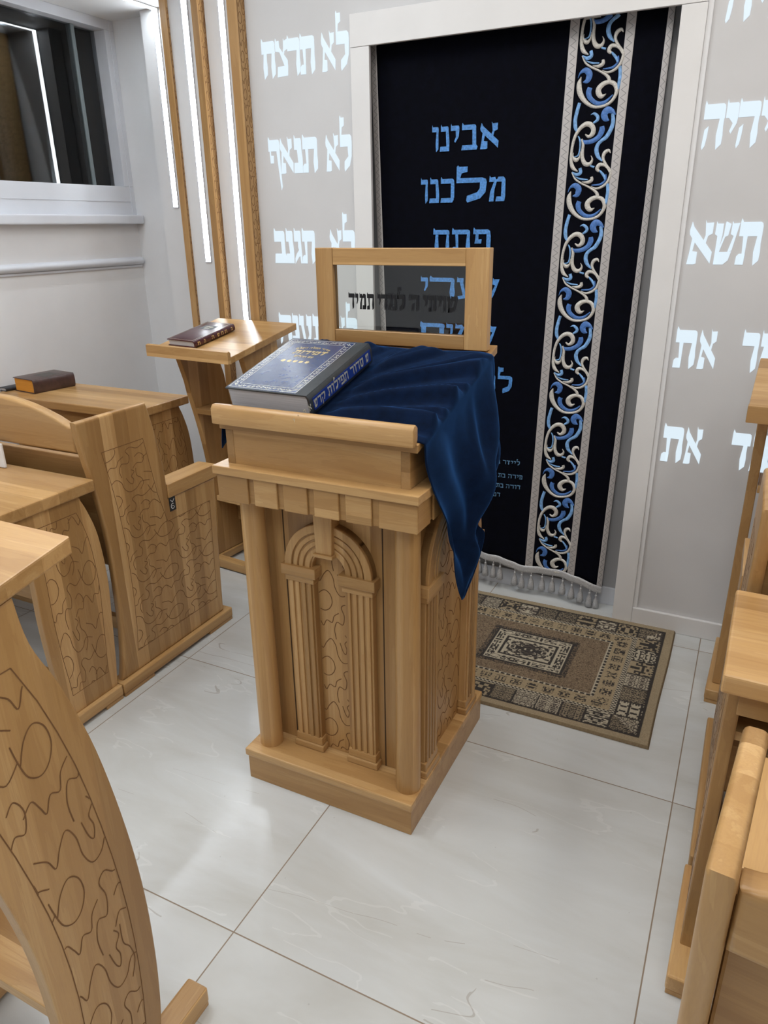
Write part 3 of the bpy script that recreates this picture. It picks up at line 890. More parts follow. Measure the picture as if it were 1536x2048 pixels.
# ------------------------------------------------------------------ rug
def build_rug():
    HX, HY = .452, .354
    cx, cy = -.542, 2.198
    nx, ny = 420, 330
    rnd = random.Random(5)
    cream, tan, brown, dark, drk2 = (.44, .385, .29), (.33, .262, .170), (.185, .135, .090), (.050, .044, .040), (.085, .070, .060)
    def h(*a):
        v = math.sin(sum(k * c for k, c in zip(a, (12.9898, 78.233, 37.719, 53.17)))) * 43758.5453
        return v - math.floor(v)
    def motif(u, v, seed, n=7):
        """mirrored random figure in the unit square"""
        if not (0 <= u < 1 and 0 <= v < 1):
            return False
        i = int(abs(u - .5) * 2 * (n // 2 + .99))
        j = int(abs(v - .5) * 2 * (n // 2 + .99)) if seed % 2 else int(v * n)
        return h(i, j, seed * 3.3) > .47
    def band(pos, along, length, mid, size, pitch, seed):
        """small figures marching along a band"""
        k = math.floor(along / pitch)
        u = (along - k * pitch - (pitch - size) / 2) / size
        v = (pos - mid) / size + .5
        return motif(u, v, int(seed + k * 7) % 97, 9)
    verts, cols = [], []
    for j in range(ny + 1):
        for i in range(nx + 1):
            x = -HX + 2 * HX * i / nx
            y = -HY + 2 * HY * j / ny
            dx, dy = HX - abs(x), HY - abs(y)
            # band widths differ along the two sides: scale dy into dx units
            sy = dy * 1.09
            d = min(dx, sy)
            along = x if sy < dx else y
            jag = .003 * (h(i, j) - .5)
            if d < .031:
                c = tan
                if d < .006:
                    c = (.22, .165, .10)
            elif d < .039 + .005 * (int((along + 5) * 140) % 2):
                c = dark
            elif d < .117:
                seg = .074 if sy < dx else .082
                k = math.floor((along + 5) / seg)
                fr = (along + 5) / seg - k
                v = (d - .046) / .068
                side = (1 if x > 0 else 2) if dx < sy else (3 if y > 0 else 4)
                kind = int(h(k, side, 2.0) * 5)
                bg, fg = [(cream, dark), (cream, drk2), (drk2, cream), (tan, dark), ((.26, .21, .145), dark)][kind]
                if fr < .05 or fr > .97:
                    c = dark
                else:
                    n = [9, 15, 11, 9, 17][kind]
                    u2 = (fr * 2) % 1 if kind in (1, 4) else fr
                    v2 = (v * 2) % 1 if kind in (0, 1, 4) else v
                    c = fg if motif(u2, v2, int(h(k, side) * 60) + kind, n) else bg
            elif d < .134:
                c = cream if (int((along + 5) * 150) + int(d * 150)) % 2 else dark
            elif d < .190:
                c = (.335, .262, .165)
                if band(d, along + 5, 1, .162, .036, .052, k_side(x, y, dx, sy)):
                    c = dark
            elif d < .200:
                c = dark if (int((along + 5) * 160) % 3) else cream
            elif d < .2025:
                c = cream
            else:
                ax, ay = abs(x), abs(y)
                e = max(ax - .137, ay - .104)
                if e > .004:
                    r = .55 * h(i // 2, j // 2, 3.1) + .45 * h(i, j, 3.3)
                    c = brown if r < .52 else ((.27, .20, .13) if r < .70 else (.085, .06, .042))
                    if e < .018 and r > .45:
                        c = dark
                elif e > -.004:
                    c = dark
                elif max(ax - .094, ay - .063) > 0:
                    c = cream
                    al = x if (ay - .063) > (ax - .094) else y
                    pd = (ay - .083) if (ay - .063) > (ax - .094) else (ax - .115)
                    if motif(((al + 5) % .03) / .03, pd / .024 + .5, int((al + 5) / .03) % 13, 5):
                        c = dark
                elif max(ax - .085, ay - .054) > 0:
                    c = dark
                elif max(ax - .068, ay - .042) > 0:
                    c = cream if h(int(x * 120), int(y * 120), 9) > .25 else dark
                else:
                    c = dark if motif((x + .068) / .136, (y + .042) / .084, 31, 17) else (cream if h(int(ax * 140), int(ay * 140)) > .45 else drk2)
            f = .86 + .28 * h(i, j, 7.7)
            cols.append((c[0] * f, c[1] * f, c[2] * f, 1))
            z = .0085 + .0012 * h(i, j, 1.1)
            if i in (0, nx) or j in (0, ny):
                z = .0005
            elif i in (1, nx - 1) or j in (1, ny - 1):
                z = .006
            wob = .0012 * math.sin(y * 11) if abs(x) > HX - .02 else 0
            wob2 = .0012 * math.sin(x * 11) if abs(y) > HY - .02 else 0
            verts.append((x + wob, y + wob2 * (0 if y > 0 else 1), z))
    faces = []
    for j in range(ny):
        for i in range(nx):
            a = j * (nx + 1) + i
            faces.append((a, a + 1, a + nx + 2, a + nx + 1))
    me = bpy.data.meshes.new('rug')
    me.from_pydata(verts, [], faces)
    at = me.color_attributes.new('pattern', 'FLOAT_COLOR', 'POINT')
    for i, c in enumerate(cols):
        at.data[i].color = c
    m, nt, b = new_mat('woven_rug')
    a = nd(nt, 'ShaderNodeAttribute', attribute_name='pattern')
    nt.links.new(a.outputs['Color'], b.inputs['Base Color'])
    b.inputs['Roughness'].default_value = .95
    b.inputs['Specular IOR Level'].default_value = .1
    me.materials.append(m)
    o = bpy.data.objects.new('rug', me)
    COL.objects.link(o)
    o.location = (cx, cy - .004, .0004)
    tag(o, 'tan and brown patterned rug lying in front of the curtain', 'rug')
def k_side(x, y, dx, sy):
    return (11 if x > 0 else 23) if dx < sy else (37 if y > 0 else 51)
build_rug()

# ================================================================== the reading stand with the blue cloth
P = thing('podium', 'square beech reading stand with arches and round columns in the middle of the floor', 'reading stand', (-.813, 1.515, 0))
def pod(name, mb, mat, par=P, **kw):
    if par is P:
        return obj(name, mb, mat, P, world=True, **kw)
    bmesh.ops.transform(mb.bm, matrix=P.matrix_basis.inverted(), verts=mb.bm.verts)
    return obj(name, mb, mat, par, **kw)
PX0, PX1, PY0, PY1 = -1.056, -.572, 1.262, 1.772
pod('plinth', MB().box(PX0, PX1, PY0, PY1, .0, .075, .0015), WX)
pod('plinth_top', MB().box(PX0 - .006, PX1 + .003, PY0 - .005, PY1 + .003, .0752, .097, .004), WXy)
pod('body', MB().box(-1.026, -.6005, 1.3585, 1.745, .097, .816, .001, 1), WZ)
# framed front: two boards beside a darker jointed panel
fb_ = MB()
for x in (-.957, -.687):
    fb_.box(x - .0014, x + .0014, 1.3575, 1.3592, .098, .815)
pod('panel_joint', fb_, M_DARKGAP)
for cx_ in (-1.014, -.6045):
    for cy_ in (1.3165, 1.7130):
        pod('column', MB().cyl((cx_, cy_, .097), (cx_, cy_, .817), .0310, .0285, 32), wood('z', 'x', 1.03, .021), auto=40)

def arch(side, c, half, r_in, yf):
    """two fluted pilasters carrying a stepped round arch; side 'F' front, 'R' right, 'L' left"""
    def fr(u, d, z):
        if side == 'F':
            return (c + u, 1.3585 - d, z)
        if side == 'R':
            return (-.6005 + d, c + u, z)
        return (-1.026 - d, c + u, z)
    def B(mb, u0, u1, d0, d1, z0, z1, bev=.002):
        a, b = fr(u0, d0, z0), fr(u1, d1, z1)
        return mb.box(min(a[0], b[0]), max(a[0], b[0]), min(a[1], b[1]), max(a[1], b[1]), z0, z1, bev)
    dp = .026
    w = .0370
    for sgn in (-1, 1):
        u = sgn * half
        root = MB()
        B(root, u - w, u + w, 0, dp - .006, .138, .600, .002)
        mb = root
        # flutes: raised ribs on the shaft
        for k in range(4):
            uu = u - w + .0065 + k * .0172
            B(mb, uu, uu + .0105, dp - .0065, dp - .001, .139, .5985, .0022)
        sh = pod('pilaster', mb, WZ if side == 'F' else WZy)
        b_ = MB()
        B(b_, u - w - .008, u + w + .008, 0, dp + .003, .0972, .1165, .004)
        B(b_, u - w - .003, u + w + .003, 0, dp - .001, .1165, .140, .003)
        pod('pilaster_base', b_, WX if side == 'F' else WY, sh)
        b_ = MB()
        B(b_, u - w - .012, u + w + .012, 0, dp + .006, .614, .641, .002)
        B(b_, u - w - .004, u + w + .004, 0, dp + .001, .597, .6145, .002)
        pod('pilaster_capital', b_, WX if side == 'F' else WY, sh)
    # stepped arch ring
    mb = MB()
    n = 26
    wid = 2 * w
    steps = [(0, 1.0, dp - .006), (.05, .24, dp - .001), (.30, .46, dp - .001), (.52, .68, dp - .001), (.74, 1.0, dp + .001)]
    for (a, b, d) in steps:
        ra, rb_ = r_in + wid * a, r_in + wid * b
        t = bmesh.new()
        rows = []
        for i in range(n + 1):
            th = math.pi * i / n
            cs, sn = math.cos(th), math.sin(th)
            rows.append([t.verts.new(fr(r * cs, dd, .641 + r * sn)) for r, dd in ((ra, 0), (ra, d - .0012), (ra + .0012, d), (rb_ - .0012, d), (rb_, d - .0012), (rb_, 0))])
        for r0, r1 in zip(rows, rows[1:]):
            for q in range(5):
                t.faces.new((r0[q], r0[q + 1], r1[q + 1], r1[q]))
        for e in (rows[0], rows[-1]):
            t.faces.new(e)
        bmesh.ops.recalc_face_normals(t, faces=t.faces[:])
        mb._merge(t)
    pod('arch_moulding', mb, WZ if side == 'F' else WZy, auto=35)
    # keystone
    zt = .816
    zk = .641 + r_in
    k = MB()
    t = bmesh.new()
    pts = [(-.0215, zk + .004), (.0215, zk + .004), (.026, zt), (-.026, zt)]
    lo = [t.verts.new(fr(u, 0, z)) for u, z in pts]
    hi = [t.verts.new(fr(u, dp + .012, z)) for u, z in pts]
    t.faces.new(lo)
    t.faces.new(hi)
    for i in range(4):
        t.faces.new((lo[i], lo[(i + 1) % 4], hi[(i + 1) % 4], hi[i]))
    bmesh.ops.recalc_face_normals(t, faces=t.faces[:])
    bmesh.ops.bevel(t, geom=t.edges[:], offset=.0015, segments=1, affect='EDGES')
    k._merge(t)
    ks = pod('keystone', k, wood('z', 'x', 1.02, .3))
    k2 = MB()
    B(k2, -.0265, .0265, 0, dp + .018, zk - .004, zk + .0045, .002)
    pod('keystone_foot', k2, WX, ks)
    # carved lines between the pilasters
    g = MB()
    hw = half - w - .001
    reg = [(-hw, .1), (hw, .1), (hw, .60)] + [(r_in * math.cos(math.pi * i / 12), .641 + r_in * math.sin(math.pi * i / 12)) for i in range(0, 13)] + [(-hw, .60)]
    if side == 'F':
        fn = lambda u, v, h: fr(u, .0003 + h, v)
    else:
        fn = lambda u, v, h: fr(u, .0003 + h, v)
    carve(g, reg, fn, hw * 3.0 if side == 'F' else .15, .19 if side == 'F' else .21, .0025, {'F': 3, 'R': 8, 'L': 12}[side], border=False)
    pod('carved_lines', g, M_GROOVE)
arch('F', -.8230, .0800, .0455, 0)
arch('R', 1.5430, .1430, .1060, 0)
arch('L', 1.5430, .1430, .1060, 0)

# entablature with dentil blocks
EX0, EX1, EY0, EY1 = -1.056, -.553, 1.250, 1.747
core = MB().box(EX0 + .006, EX1 - .006, EY0 + .006, EY1 - .006, .817, .881, .001, 1)
fz = pod('frieze', core, WX)
x = EX0
ws = [.0845] + [.0615] * 4 + [.0880]
for w in ws:
    pod('front_block', MB().box(x, x + w, EY0, EY0 + .0055, .8165, .8805, .0012, 1), WX, fz)
    x += w + .0170
y = EY0 + .0005
for w in [.070, .0615, .0615, .0615, .0615, .0615, .070]:
    pod('side_block', MB().box(EX1 - .0055, EX1, y + .0062, min(y + w, EY1), .8165, .8805, .0012, 1), WY, fz)
    pod('side_block', MB().box(EX0, EX0 + .0055, y + .0062, min(y + w, EY1), .8165, .8805, .0012, 1), WY, fz)
    y += w + .0125
pod('top_plate', MB().box(EX0 - .007, EX1 + .006, EY0 - .006, EY1 + .006, .8815, .9015, .002), WXy)

# sloping desk box and ledge
def slope(y):
    return 1.000 + .262 * (y - 1.275)
SX0, SX1, SY0, SY1 = -1.040, -.580, 1.276, 1.735
sb = MB()
for (a, b) in ((SX0, SX0 + .021), (SX1 - .021, SX1)):
    sb = MB()
    sb.prism([(SY0, .9015), (SY1, .9015), (SY1, slope(SY1) - .02), (SY0, slope(SY0) - .02)], 'x', a, b, .001, 1)
    pod('side_board', sb, wood('y', 'z', .80, .08))

pod('front_board', MB().box(SX0 + .0212, SX1 - .0212, SY0 + .001, SY0 + .02, .9015, slope(SY0) - .016), WX)
pod('back_board', MB().box(SX0 + .0212, SX1 - .0212, SY1 - .02, SY1 - .001, .9015, slope(SY1) - .022), WX)
tp = MB().prism([(1.2712, slope(1.2712) - .0165), (SY1 + .02, slope(SY1 + .02) - .019), (SY1 + .02, slope(SY1 + .02)), (1.2712, slope(1.2712))], 'x', -1.052, -.561, .002)
pod('sloping_top', tp, WXy)
lp = MB().prism([(1.246, 1.000), (1.262, .9975), (1.270, 1.012), (1.270, 1.036), (1.262, 1.043), (1.252, 1.042), (1.246, 1.034)], 'x', -1.052, -.560, .004)
pod('ledge', lp, WX, auto=50)

# ------------------------------------------------------------------ framed glass on the stand
G = thing('framed_glass', 'beech frame with a clear pane and black Hebrew line standing on the reading stand', 'framed glass', (-.806, 1.71, slope(1.71)))
FX0, FX1, FZ0, FZ1, FY = -1.041, -.571, slope(1.727) + .0003, 1.3535, 1.700
for (a, b) in ((FX0, FX0 + .050), (FX1 - .0585, FX1)):
    obj('stile', MB().box(a, b, FY, FY + .026, FZ0, FZ1, .0012, 1), WZ, G, world=True)
obj('top_rail', MB().box(FX0 + .0503, FX1 - .0588, FY + .0015, FY + .0245, 1.3125, FZ1 - .0005, .0012, 1), WX, G, world=True)
obj('bottom_rail', MB().box(FX0 + .0503, FX1 - .0588, FY + .0015, FY + .0245, FZ0, 1.152, .0012, 1), WX, G, world=True)
obj('glass_pane', MB().box(FX0 + .049, FX1 - .058, FY + .012, FY + .016, 1.150, 1.315), M_GLASS, G, world=True)
def hx(v):
    return -.952 + (v - 100) * .000313
tl = MB()
for ch, a, b in (('ד', 100, 156), ('י', 162, 190), ('מ', 203, 262), ('ת', 272, 335), ('י', 368, 396), ('ד', 400, 447), ('ג', 458, 492), ('נ', 500, 530),
                 ('ל', 545, 605), ("'", 645, 662), ('ה', 668, 726), ('י', 768, 800), ('ת', 815, 872), ('י', 890, 918), ('ו', 930, 952), ('ש', 972, 1055)):
    for p in glyph(ch, .27, .26):
        tl.prism([(hx(a) + u * (hx(b) - hx(a)), 1.2045 + v * .0385) for u, v in p], 'y', FY + .0106, FY + .0119)
obj('lettering', tl, M_BLACK, G, world=True)

# ------------------------------------------------------------------ velvet cloth
CXL, CXR = -1.050, -.556
def fold(x, y):
    dx_, dy_ = x + .99, (y - 1.335) * 1.15
    th = math.atan2(dy_, dx_)
    r = math.hypot(dx_, dy_)
    env = min(1.0, max(0.0, (r - .12) / .18))
    edge = min(1.0, max(0.0, (y - 1.285) / .03)) * min(1.0, max(0.0, (1.688 - y) / .02))
    f = max(0.0, math.sin(th * 20 + 1.2)) ** 1.3 * .021 + max(0.0, math.sin(th * 43 + .3)) ** 2 * .009
    if y < 1.63:
        s_ = min(1.0, max(0.0, (x + .825) / .06))
        env *= s_ * s_ * (3 - 2 * s_)
    return f * env * edge
YL0, YL1 = 1.281, 1.694
def top_pt(i, u, nu=64):
    x = CXL + (CXR - CXL) * i
    y = YL0 + (YL1 - YL0) * u
    z = slope(y) + .0045 + fold(x, y) + .002 * math.sin(x * 19) * math.sin(y * 23)
    if i > .93:
        z -= ((i - .93) / .07) ** 2 * .004
    return (x, y, z)
# right-hand hang: left and right outlines (x, y, z)
HL = smooth_pts([(CXR, YL0, slope(YL0) + .001), (-.548, 1.290, .945), (-.538, 1.312, .875), (-.531, 1.352, .800), (-.529, 1.398, .715), (-.530, 1.438, .635), (-.532, 1.467, .566)], 8)
HR = smooth_pts([(CXR, YL1, slope(YL1) + .002), (-.545, 1.706, 1.055), (-.512, 1.668, .945), (-.492, 1.634, .890), (-.508, 1.612, .825), (-.528, 1.548, .745), (-.512, 1.560, .705), (-.522, 1.535, .620), (-.530, 1.478, .568)], 6)
def samp(L, t):
    f = t * (len(L) - 1)
    i = min(int(f), len(L) - 2)
    k = f - i
    return Vector(L[i]) * (1 - k) + Vector(L[i + 1]) * k
NU, NI, NV = 90, 110, 70
rows = []
for j in range(NU + 1):
    u = j / NU
    r = [top_pt(i / NI, u) for i in range(NI + 1)]
    for v in range(1, NV + 1):
        t = v / NV
        a, b = samp(HL, t), samp(HR, t)
        p = a.lerp(b, u)
        k = math.sin(math.pi * min(1, t * 1.02)) ** .8
        xo = -.004 * k + .009 * math.sin(u * 9.0 + t * 5.0) * k + .007 * math.sin(u * 19 - t * 8) * k + .004 * k * math.sin(math.pi * u)
        xo += .020 * math.exp(-((u - .95 + .75 * t) / .085) ** 2) * k
        xo -= .022 * math.exp(-((u - 1.08 + .62 * t) / .055) ** 2) * k
        xo += .014 * math.exp(-((u - .62 + .25 * t) / .05) ** 2) * k * (1 - t)
        lim = -.5445 if .86 < p.z < .92 else -.552
        if p.z < .65:
            lim = -.569 + .0
        p.x = max(p.x + xo, lim)
        r.append(tuple(p))
    rows.append(r)
cm = MB().grid(rows)
cl = obj('velvet_cloth', cm, M_VELV)
ss = cl.modifiers.new('thickness', 'SOLIDIFY')
ss.thickness = .0022
ss.offset = 1 if cl.data.polygons[0].normal.z > 0 else -1
tag(cl, 'royal blue velvet cloth draped over the reading stand, a corner hanging to its right', 'cloth')
cl2 = MB().grid([[(-1.052 - .006 * math.sin(math.pi * t * .5), 1.285 + .05 * (u - .1 * t) - .0 * t, slope(1.285 + .05 * u) + .005 - .075 * t * (1 - .25 * u)) for u in (0, .25, .5, .75, 1)] for t in (0, .12, .3, .5, .75, 1)])
o = obj('hanging_corner', cl2, M_VELV, cl)
s2 = o.modifiers.new('thickness', 'SOLIDIFY')
s2.thickness = .002

# ================================================================== desks, benches, lecterns
def lerp_prof(prof, z):
    for (za, ya), (zb_, yb_) in zip(prof, prof[1:]):
        if z >= zb_:
            return ya + (yb_ - ya) * (za - z) / (za - zb_)
    return prof[-1][1]
def bow(near, far):
    """closed outline (y,z) from two edges given top to bottom as (z,y)"""
    n = smooth_pts(near, 5)
    f = smooth_pts(far, 5)
    return [(y, z) for z, y in n] + [(y, z) for z, y in reversed(f)]
def inset(near, far, d, z0, z1, n=12):
    zs = [z1 + (z0 - z1) * i / n for i in range(n + 1)]
    sn, sf = smooth_pts(near, 5), smooth_pts(far, 5)
    return [(lerp_prof(sn, z) + d, z) for z in zs] + [(lerp_prof(sf, z) - d, z) for z in reversed(zs)]

def foot(mb, x0, x1, y0, y1, h=.050):
    mb.box(x0, x1, y0, y1, .012, h, .006, 3)
    L = y1 - y0
    mb.box(x0 + .002, x1 - .002, y0 + .002, y0 + .24 * L, .0, .0125, .002)
    mb.box(x0 + .002, x1 - .002, y1 - .24 * L, y1 - .002, .0, .0125, .002)
    return mb

D_NEAR = [(.700, .045), (.62, .062), (.534, .079), (.38, .078), (.25, .083), (.12, .092), (.05, .082)]
D_FAR = [(.700, .268), (.647, .292), (.56, .316), (.421, .325), (.295, .317), (.13, .303), (.05, .292)]
def desk(s, length, label, x, y, seed):
    """writing desk; s=-1: visible end faces +x and the desk runs to -x; s=+1: the mirror image. Origin at the end, near edge."""
    T = thing('desk', label, 'desk', (x, y, 0), 0, 'beech writing desks')
    def X(a, b):
        return (s * a, s * b) if s > 0 else (s * b, s * a)
    a, b = X(0.0, length)
    obj('desk_top', MB().box(a, b, .0, .324, .700, .736, .006, 3), WXy, T)
    a, b = X(.03, length - .03)
    obj('apron', MB().box(a, b, .034, .052, .645, .6995, .001), WX, T)
    obj('book_shelf', MB().box(a, b, .085, .295, .560, .578, .001), WXy, T)
    obj('back_panel', MB().box(a, b, .272, .290, .30, .6995, .001), WX, T)
    a, b = X(.05, length - .05)
    obj('stretcher', MB().box(a, b, .17, .195, .075, .125, .003), WX, T)
    for k, (o_, i_) in enumerate(((.012, .036), (length - .036, length - .012))):
        a, b = X(o_, i_)
        ep = obj('end_panel', MB().prism(bow(D_NEAR, D_FAR), 'x', a, b, .003), WZo, T)
        if k == 0:
            g = MB()
            xo = s * (o_ - .0004)
            carve(g, inset(D_NEAR, D_FAR, .036, .115, .655), lambda u, v, h: (xo - s * h, u, v), .135, .25, .0021, seed)
            obj('carved_lines', g, M_GROOVE, ep)
        a, b = X(o_ - .014, i_ + .014)
        obj('foot', foot(MB(), a, b, .0, .300), WY, T)
    return T

B_NEAR = [(.905, -.002), (.85, .003), (.796, .011), (.699, .028), (.55, .046), (.414, .049), (.24, .044), (.12, .03), (.05, .014)]
B_FAR = [(.905, .272), (.864, .284), (.744, .307), (.673, .316), (.60, .318)]
def bench(s, length, label, x, y, seed, plugs=False, seats=2, cut=0.0, carved=True):
    T = thing('bench', label, 'bench', (x, y, 0), 0, 'beech benches with arched backs')
    def X(a, b):
        return (s * a, s * b) if s > 0 else (s * b, s * a)
    low = [(.535, .575), (.52, .560), (.525, .40), (.53, .2), (.530, .05)]
    far = [(z, yy - cut * max(0, (z - .60) / .305)) for z, yy in B_FAR]
    out = [(yy, z) for z, yy in smooth_pts(B_NEAR, 4)] + [(.53, .05), (.536, .2), (.545, .40), (.555, .575), (.316, .575)] + [(yy, z) for z, yy in reversed(smooth_pts(far, 4))]
    for k, o_ in enumerate((.0, length - .026)):
        a, b = X(o_, o_ + .026)
        ep = obj('end_panel', MB().prism(out, 'x', a, b, .0095, 4), WZo, T, auto=50)
        a, b = X(o_ - .003, o_ + .075) if k == 0 else X(o_ - .049, o_ + .029)
        obj('armrest', MB().box(a, b, .3175, .566, .5755, .623, .003), WY, T)
        a, b = X(o_ - .015, o_ + .045) if k == 0 else X(o_ - .02, o_ + .041)
        obj('foot', foot(MB(), a, b, .0, .562), WY, T)
        if k == 0 and carved:
            g = MB()
            xo = s * -.0004
            sn = smooth_pts(B_NEAR, 4)
            reg = [(lerp_prof(sn, z) + .062, z) for z in (.80, .7, .6, .5, .4, .3, .2, .12)] + [(.50, .12), (.515, .50), (.300, .50), (.272, .60), (.24, .80)]
            carve(g, reg, lambda u, v, h: (xo - s * h, u, v), .20, .155, .0021, seed)
            ln = [(.262, .86, .0016), (.272, .75, .0016), (.285, .60, .0016), (.30, .515, .0016)]
            obj('carved_lines', g, M_GROOVE, ep)
            st = MB()
            xa, xb = sorted((xo - s * .0002, xo - s * .0014))
            st.box(xa, xb, .316, .345, .528, .576)
            tg_ = obj('sticker', st, M_BLACKP, ep, label='small dark sticker with a pale emblem')
            em = MB()
            xe = xo - s * .0015
            fe = lambda u, v, h: (xe - s * h, u, v)
            em.stroke([(.3305 + .008 * math.cos(q * .55 + 1), .5445 + .009 * math.sin(q * .55 + 1), .0022) for q in range(10)], fe, .0002)
            em.stroke([(.322, .568, .002), (.3305, .558, .003), (.339, .568, .002)], fe, .0002)
            em.stroke([(.326, .545, .002), (.335, .545, .002)], fe, .0002)
            obj('emblem', em, M_WHITE, T)
    # seat, backs
    a, b = X(.027, length - .027)
    obj('seat', MB().box(a, b, .075, .50, .425, .455, .006, 2), WXy, T)
    obj('lower_back', MB().box(a, b, .072, .094, .455, .775, .004), WX, T)
    obj('front_rail', MB().box(a, b, .44, .462, .36, .4245, .002), WX, T)
    obj('stretcher', MB().box(a, b, .22, .245, .075, .125, .003), WX, T)
    if plugs:
        for px_, pz in ((.085, .655), (.125, .725), (.33, .66)):
            xx = s * px_
            ring = MB()
            ring.prism([(xx + .021 * math.cos(2 * math.pi * i / 20), pz + .0125 * math.sin(2 * math.pi * i / 20)) for i in range(20)], 'y', .0700, .0722)
            obj('oval_plug', ring, wood('x', 'z', .55, .3), T)
    w = (length - .054) / seats
    for k in range(seats):
        x0 = .027 + k * w
        pts = [(x0, .812), (x0, .886)]
        for i in range(13):
            f = i / 12
            pts.append((x0 + .015 + (w - .03) * f, .888 + .066 * math.sin(math.pi * f) ** .85))
        pts += [(x0 + w, .886), (x0 + w, .812)]
        pts = [(s * p[0], p[1]) for p in pts]
        obj('back_rest', MB().prism(pts, 'y', .008, .040, .008, 3), WX, T, auto=50)
    return T

# lectern: origin on the floor between the feet, reader on the -y side
L_NEAR = [(.965, -.235), (.90, -.214), (.75, -.170), (.60, -.135), (.45, -.112), (.30, -.105), (.15, -.115), (.05, -.130)]
L_FAR = [(.995, -.030), (.917, -.020), (.83, .012), (.70, .046), (.53, .072), (.38, .084), (.24, .084), (.125, .076), (.05, .064)]
def l_top(y):
    return .958 + (y + .315) * .195
def lectern(label, x, y, rz, seed, W=.386, ov=.026, up=0.0):
    l_top = lambda q: .958 + (q + .315) * .195 + up
    T = thing('lectern', label, 'lectern', (x, y, 0), rz, 'tall beech lecterns')
    hw = W / 2
    out = bow(L_NEAR, L_FAR)
    out = [(yy, min(z + (up if z > .8 else 0), l_top(yy) - .026)) for yy, z in out]
    for sgn in (-1, 1):
        a, b = sorted((sgn * hw, sgn * (hw - .026)))
        ep = obj('side_panel', MB().prism(out, 'x', a, b, .003), WZo, T)
        xo = sgn * (hw + .0004)
        g = carve(MB(), inset(L_NEAR, L_FAR, .038, .12, .90), lambda u, v, h: (xo + sgn * h, u, v), .13, .27, .0021, seed)
        obj('carved_lines', g, M_GROOVE, ep)
        a, b = sorted((sgn * (hw + .015), sgn * (hw - .033)))
        obj('foot', foot(MB(), a, b, -.175, .175, .048), WY, T)
    tw = hw + ov
    obj('reading_top', MB().prism([(-.315, l_top(-.315) - .024), (.065, l_top(.065) - .024), (.065, l_top(.065)), (-.315, l_top(-.315))], 'x', -tw, tw, .003), WXy, T)
    obj('book_ledge', MB().prism([(-.333, l_top(-.315) - .024), (-.3152, l_top(-.315) - .026), (-.3152, l_top(-.315) + .014), (-.322, l_top(-.315) + .021), (-.333, l_top(-.315) + .018)], 'x', -tw, tw, .003), WX, T)
    iw = hw - .027
    obj('upper_shelf', MB().box(-iw, iw, -.165, -.04, .700, .722, .002), WXy, T)
    obj('lower_shelf', MB().box(-iw, iw, -.10, .05, .300, .322, .002), WXy, T)
    obj('back_rail', MB().box(-iw, iw, .02, .042, .17, .2995, .002), WX, T)
    obj('foot_rail', MB().box(-iw, iw, -.150, -.110, .006, .046, .003), WX, T)
    return T

# left block
desk(-1, 1.20, 'beech desk at left whose end stands just behind the arched bench back', -1.640, 1.083, 31)
bench(-1, 1.30, 'beech bench at left with carved end panel and dark sticker under its armrest', -1.650, 1.385, 41)
desk(-1, .84, 'beech desk by the window wall carrying the thick brown book', -2.140, 2.080, 52)
# right block
desk(1, 1.2, 'beech desk at right edge with empty top beside the aisle', .038, 1.114, 33).rotation_euler.z = math.radians(-1.2)
bench(1, 1.3, 'beech bench at right edge beyond the empty desk', .064, 1.440, 43)
bench(1, 1.3, 'nearest beech bench, its rounded end at the bottom right corner', .031, .526, 45, plugs=True, cut=.055, carved=False).rotation_euler.z = math.radians(-6)
# lecterns
lectern('nearest tall lectern with carved bowed side, cut off at the left edge', -.958, .535, 0, 61, ov=.003)
lectern('tall lectern standing slantwise by the light strips with a maroon book on it', -1.822, 2.420, math.radians(-5.3), 62, W=.364, up=.02)
lectern('tall lectern by the right wall under the glowing letters', .245, 2.315, math.radians(-2), 63)

# ================================================================== books
def book(name, label, cat, loc, rz, w, d, t, cover, page, tilt=0.0, spine='+x', rounded=True):
    """closed book lying flat: w along x, d along y, t thick, spine on +x; origin at bottom centre"""
    T = thing(name, label, cat, loc, rz)
    T.rotation_euler = (tilt, 0, rz)
    cv = MB()
    th = min(.004, t * .14)
    cv.box(-w / 2, w / 2 - .004, -d / 2, d / 2, 0, th, .0012)
    cv.box(-w / 2, w / 2 - .004, -d / 2, d / 2, t - th, t, .0012)
    # rounded spine
    pts = []
    for i in range(11):
        a = -math.pi / 2 + math.pi * i / 10
        pts.append((w / 2 - .006 + .008 * math.cos(a), t / 2 + t / 2 * math.sin(a)))
    for i in range(11):
        a = math.pi / 2 - math.pi * i / 10
        pts.append((w / 2 - .009 + .006 * math.cos(a), t / 2 + (t / 2 - th) * math.sin(a)))
    cv.prism(pts, 'y', -d / 2, d / 2, .0006, 1)
    obj('cover', cv, cover, T, auto=40)
    obj('pages', MB().box(-w / 2 + .004, w / 2 - .007, -d / 2 + .004, d / 2 - .004, th, t - th, .0008, 1), page, T)
    return T
def pages(name, col, axis='z'):
    m, nt, b = new_mat(name)
    tc = nd(nt, 'ShaderNodeTexCoord')
    mp = nd(nt, 'ShaderNodeMapping')
    mp.inputs['Scale'].default_value = (8, 8, 900)
    nt.links.new(tc.outputs['Object'], mp.inputs[0])
    f = noise(nt, mp.outputs[0], 1.0, 3)
    nt.links.new(ramp(nt, f, [(.3, tuple(c * .72 for c in col)), (.7, col)]), b.inputs['Base Color'])
    b.inputs['Roughness'].default_value = .75
    return m
M_PAGE = pages('page_edges', (.62, .61, .63))
M_ORANGE = pages('orange_page_edges', (.80, .33, .03))
M_BLUECOV = plain('blue_leatherette', (.020, .040, .115), .23, var=.25, nscale=70, bumpy=.25, spec=.8)
M_CHARC = plain('charcoal_leatherette', (.030, .036, .042), .30, var=.2, nscale=60, bumpy=.15, spec=.7)
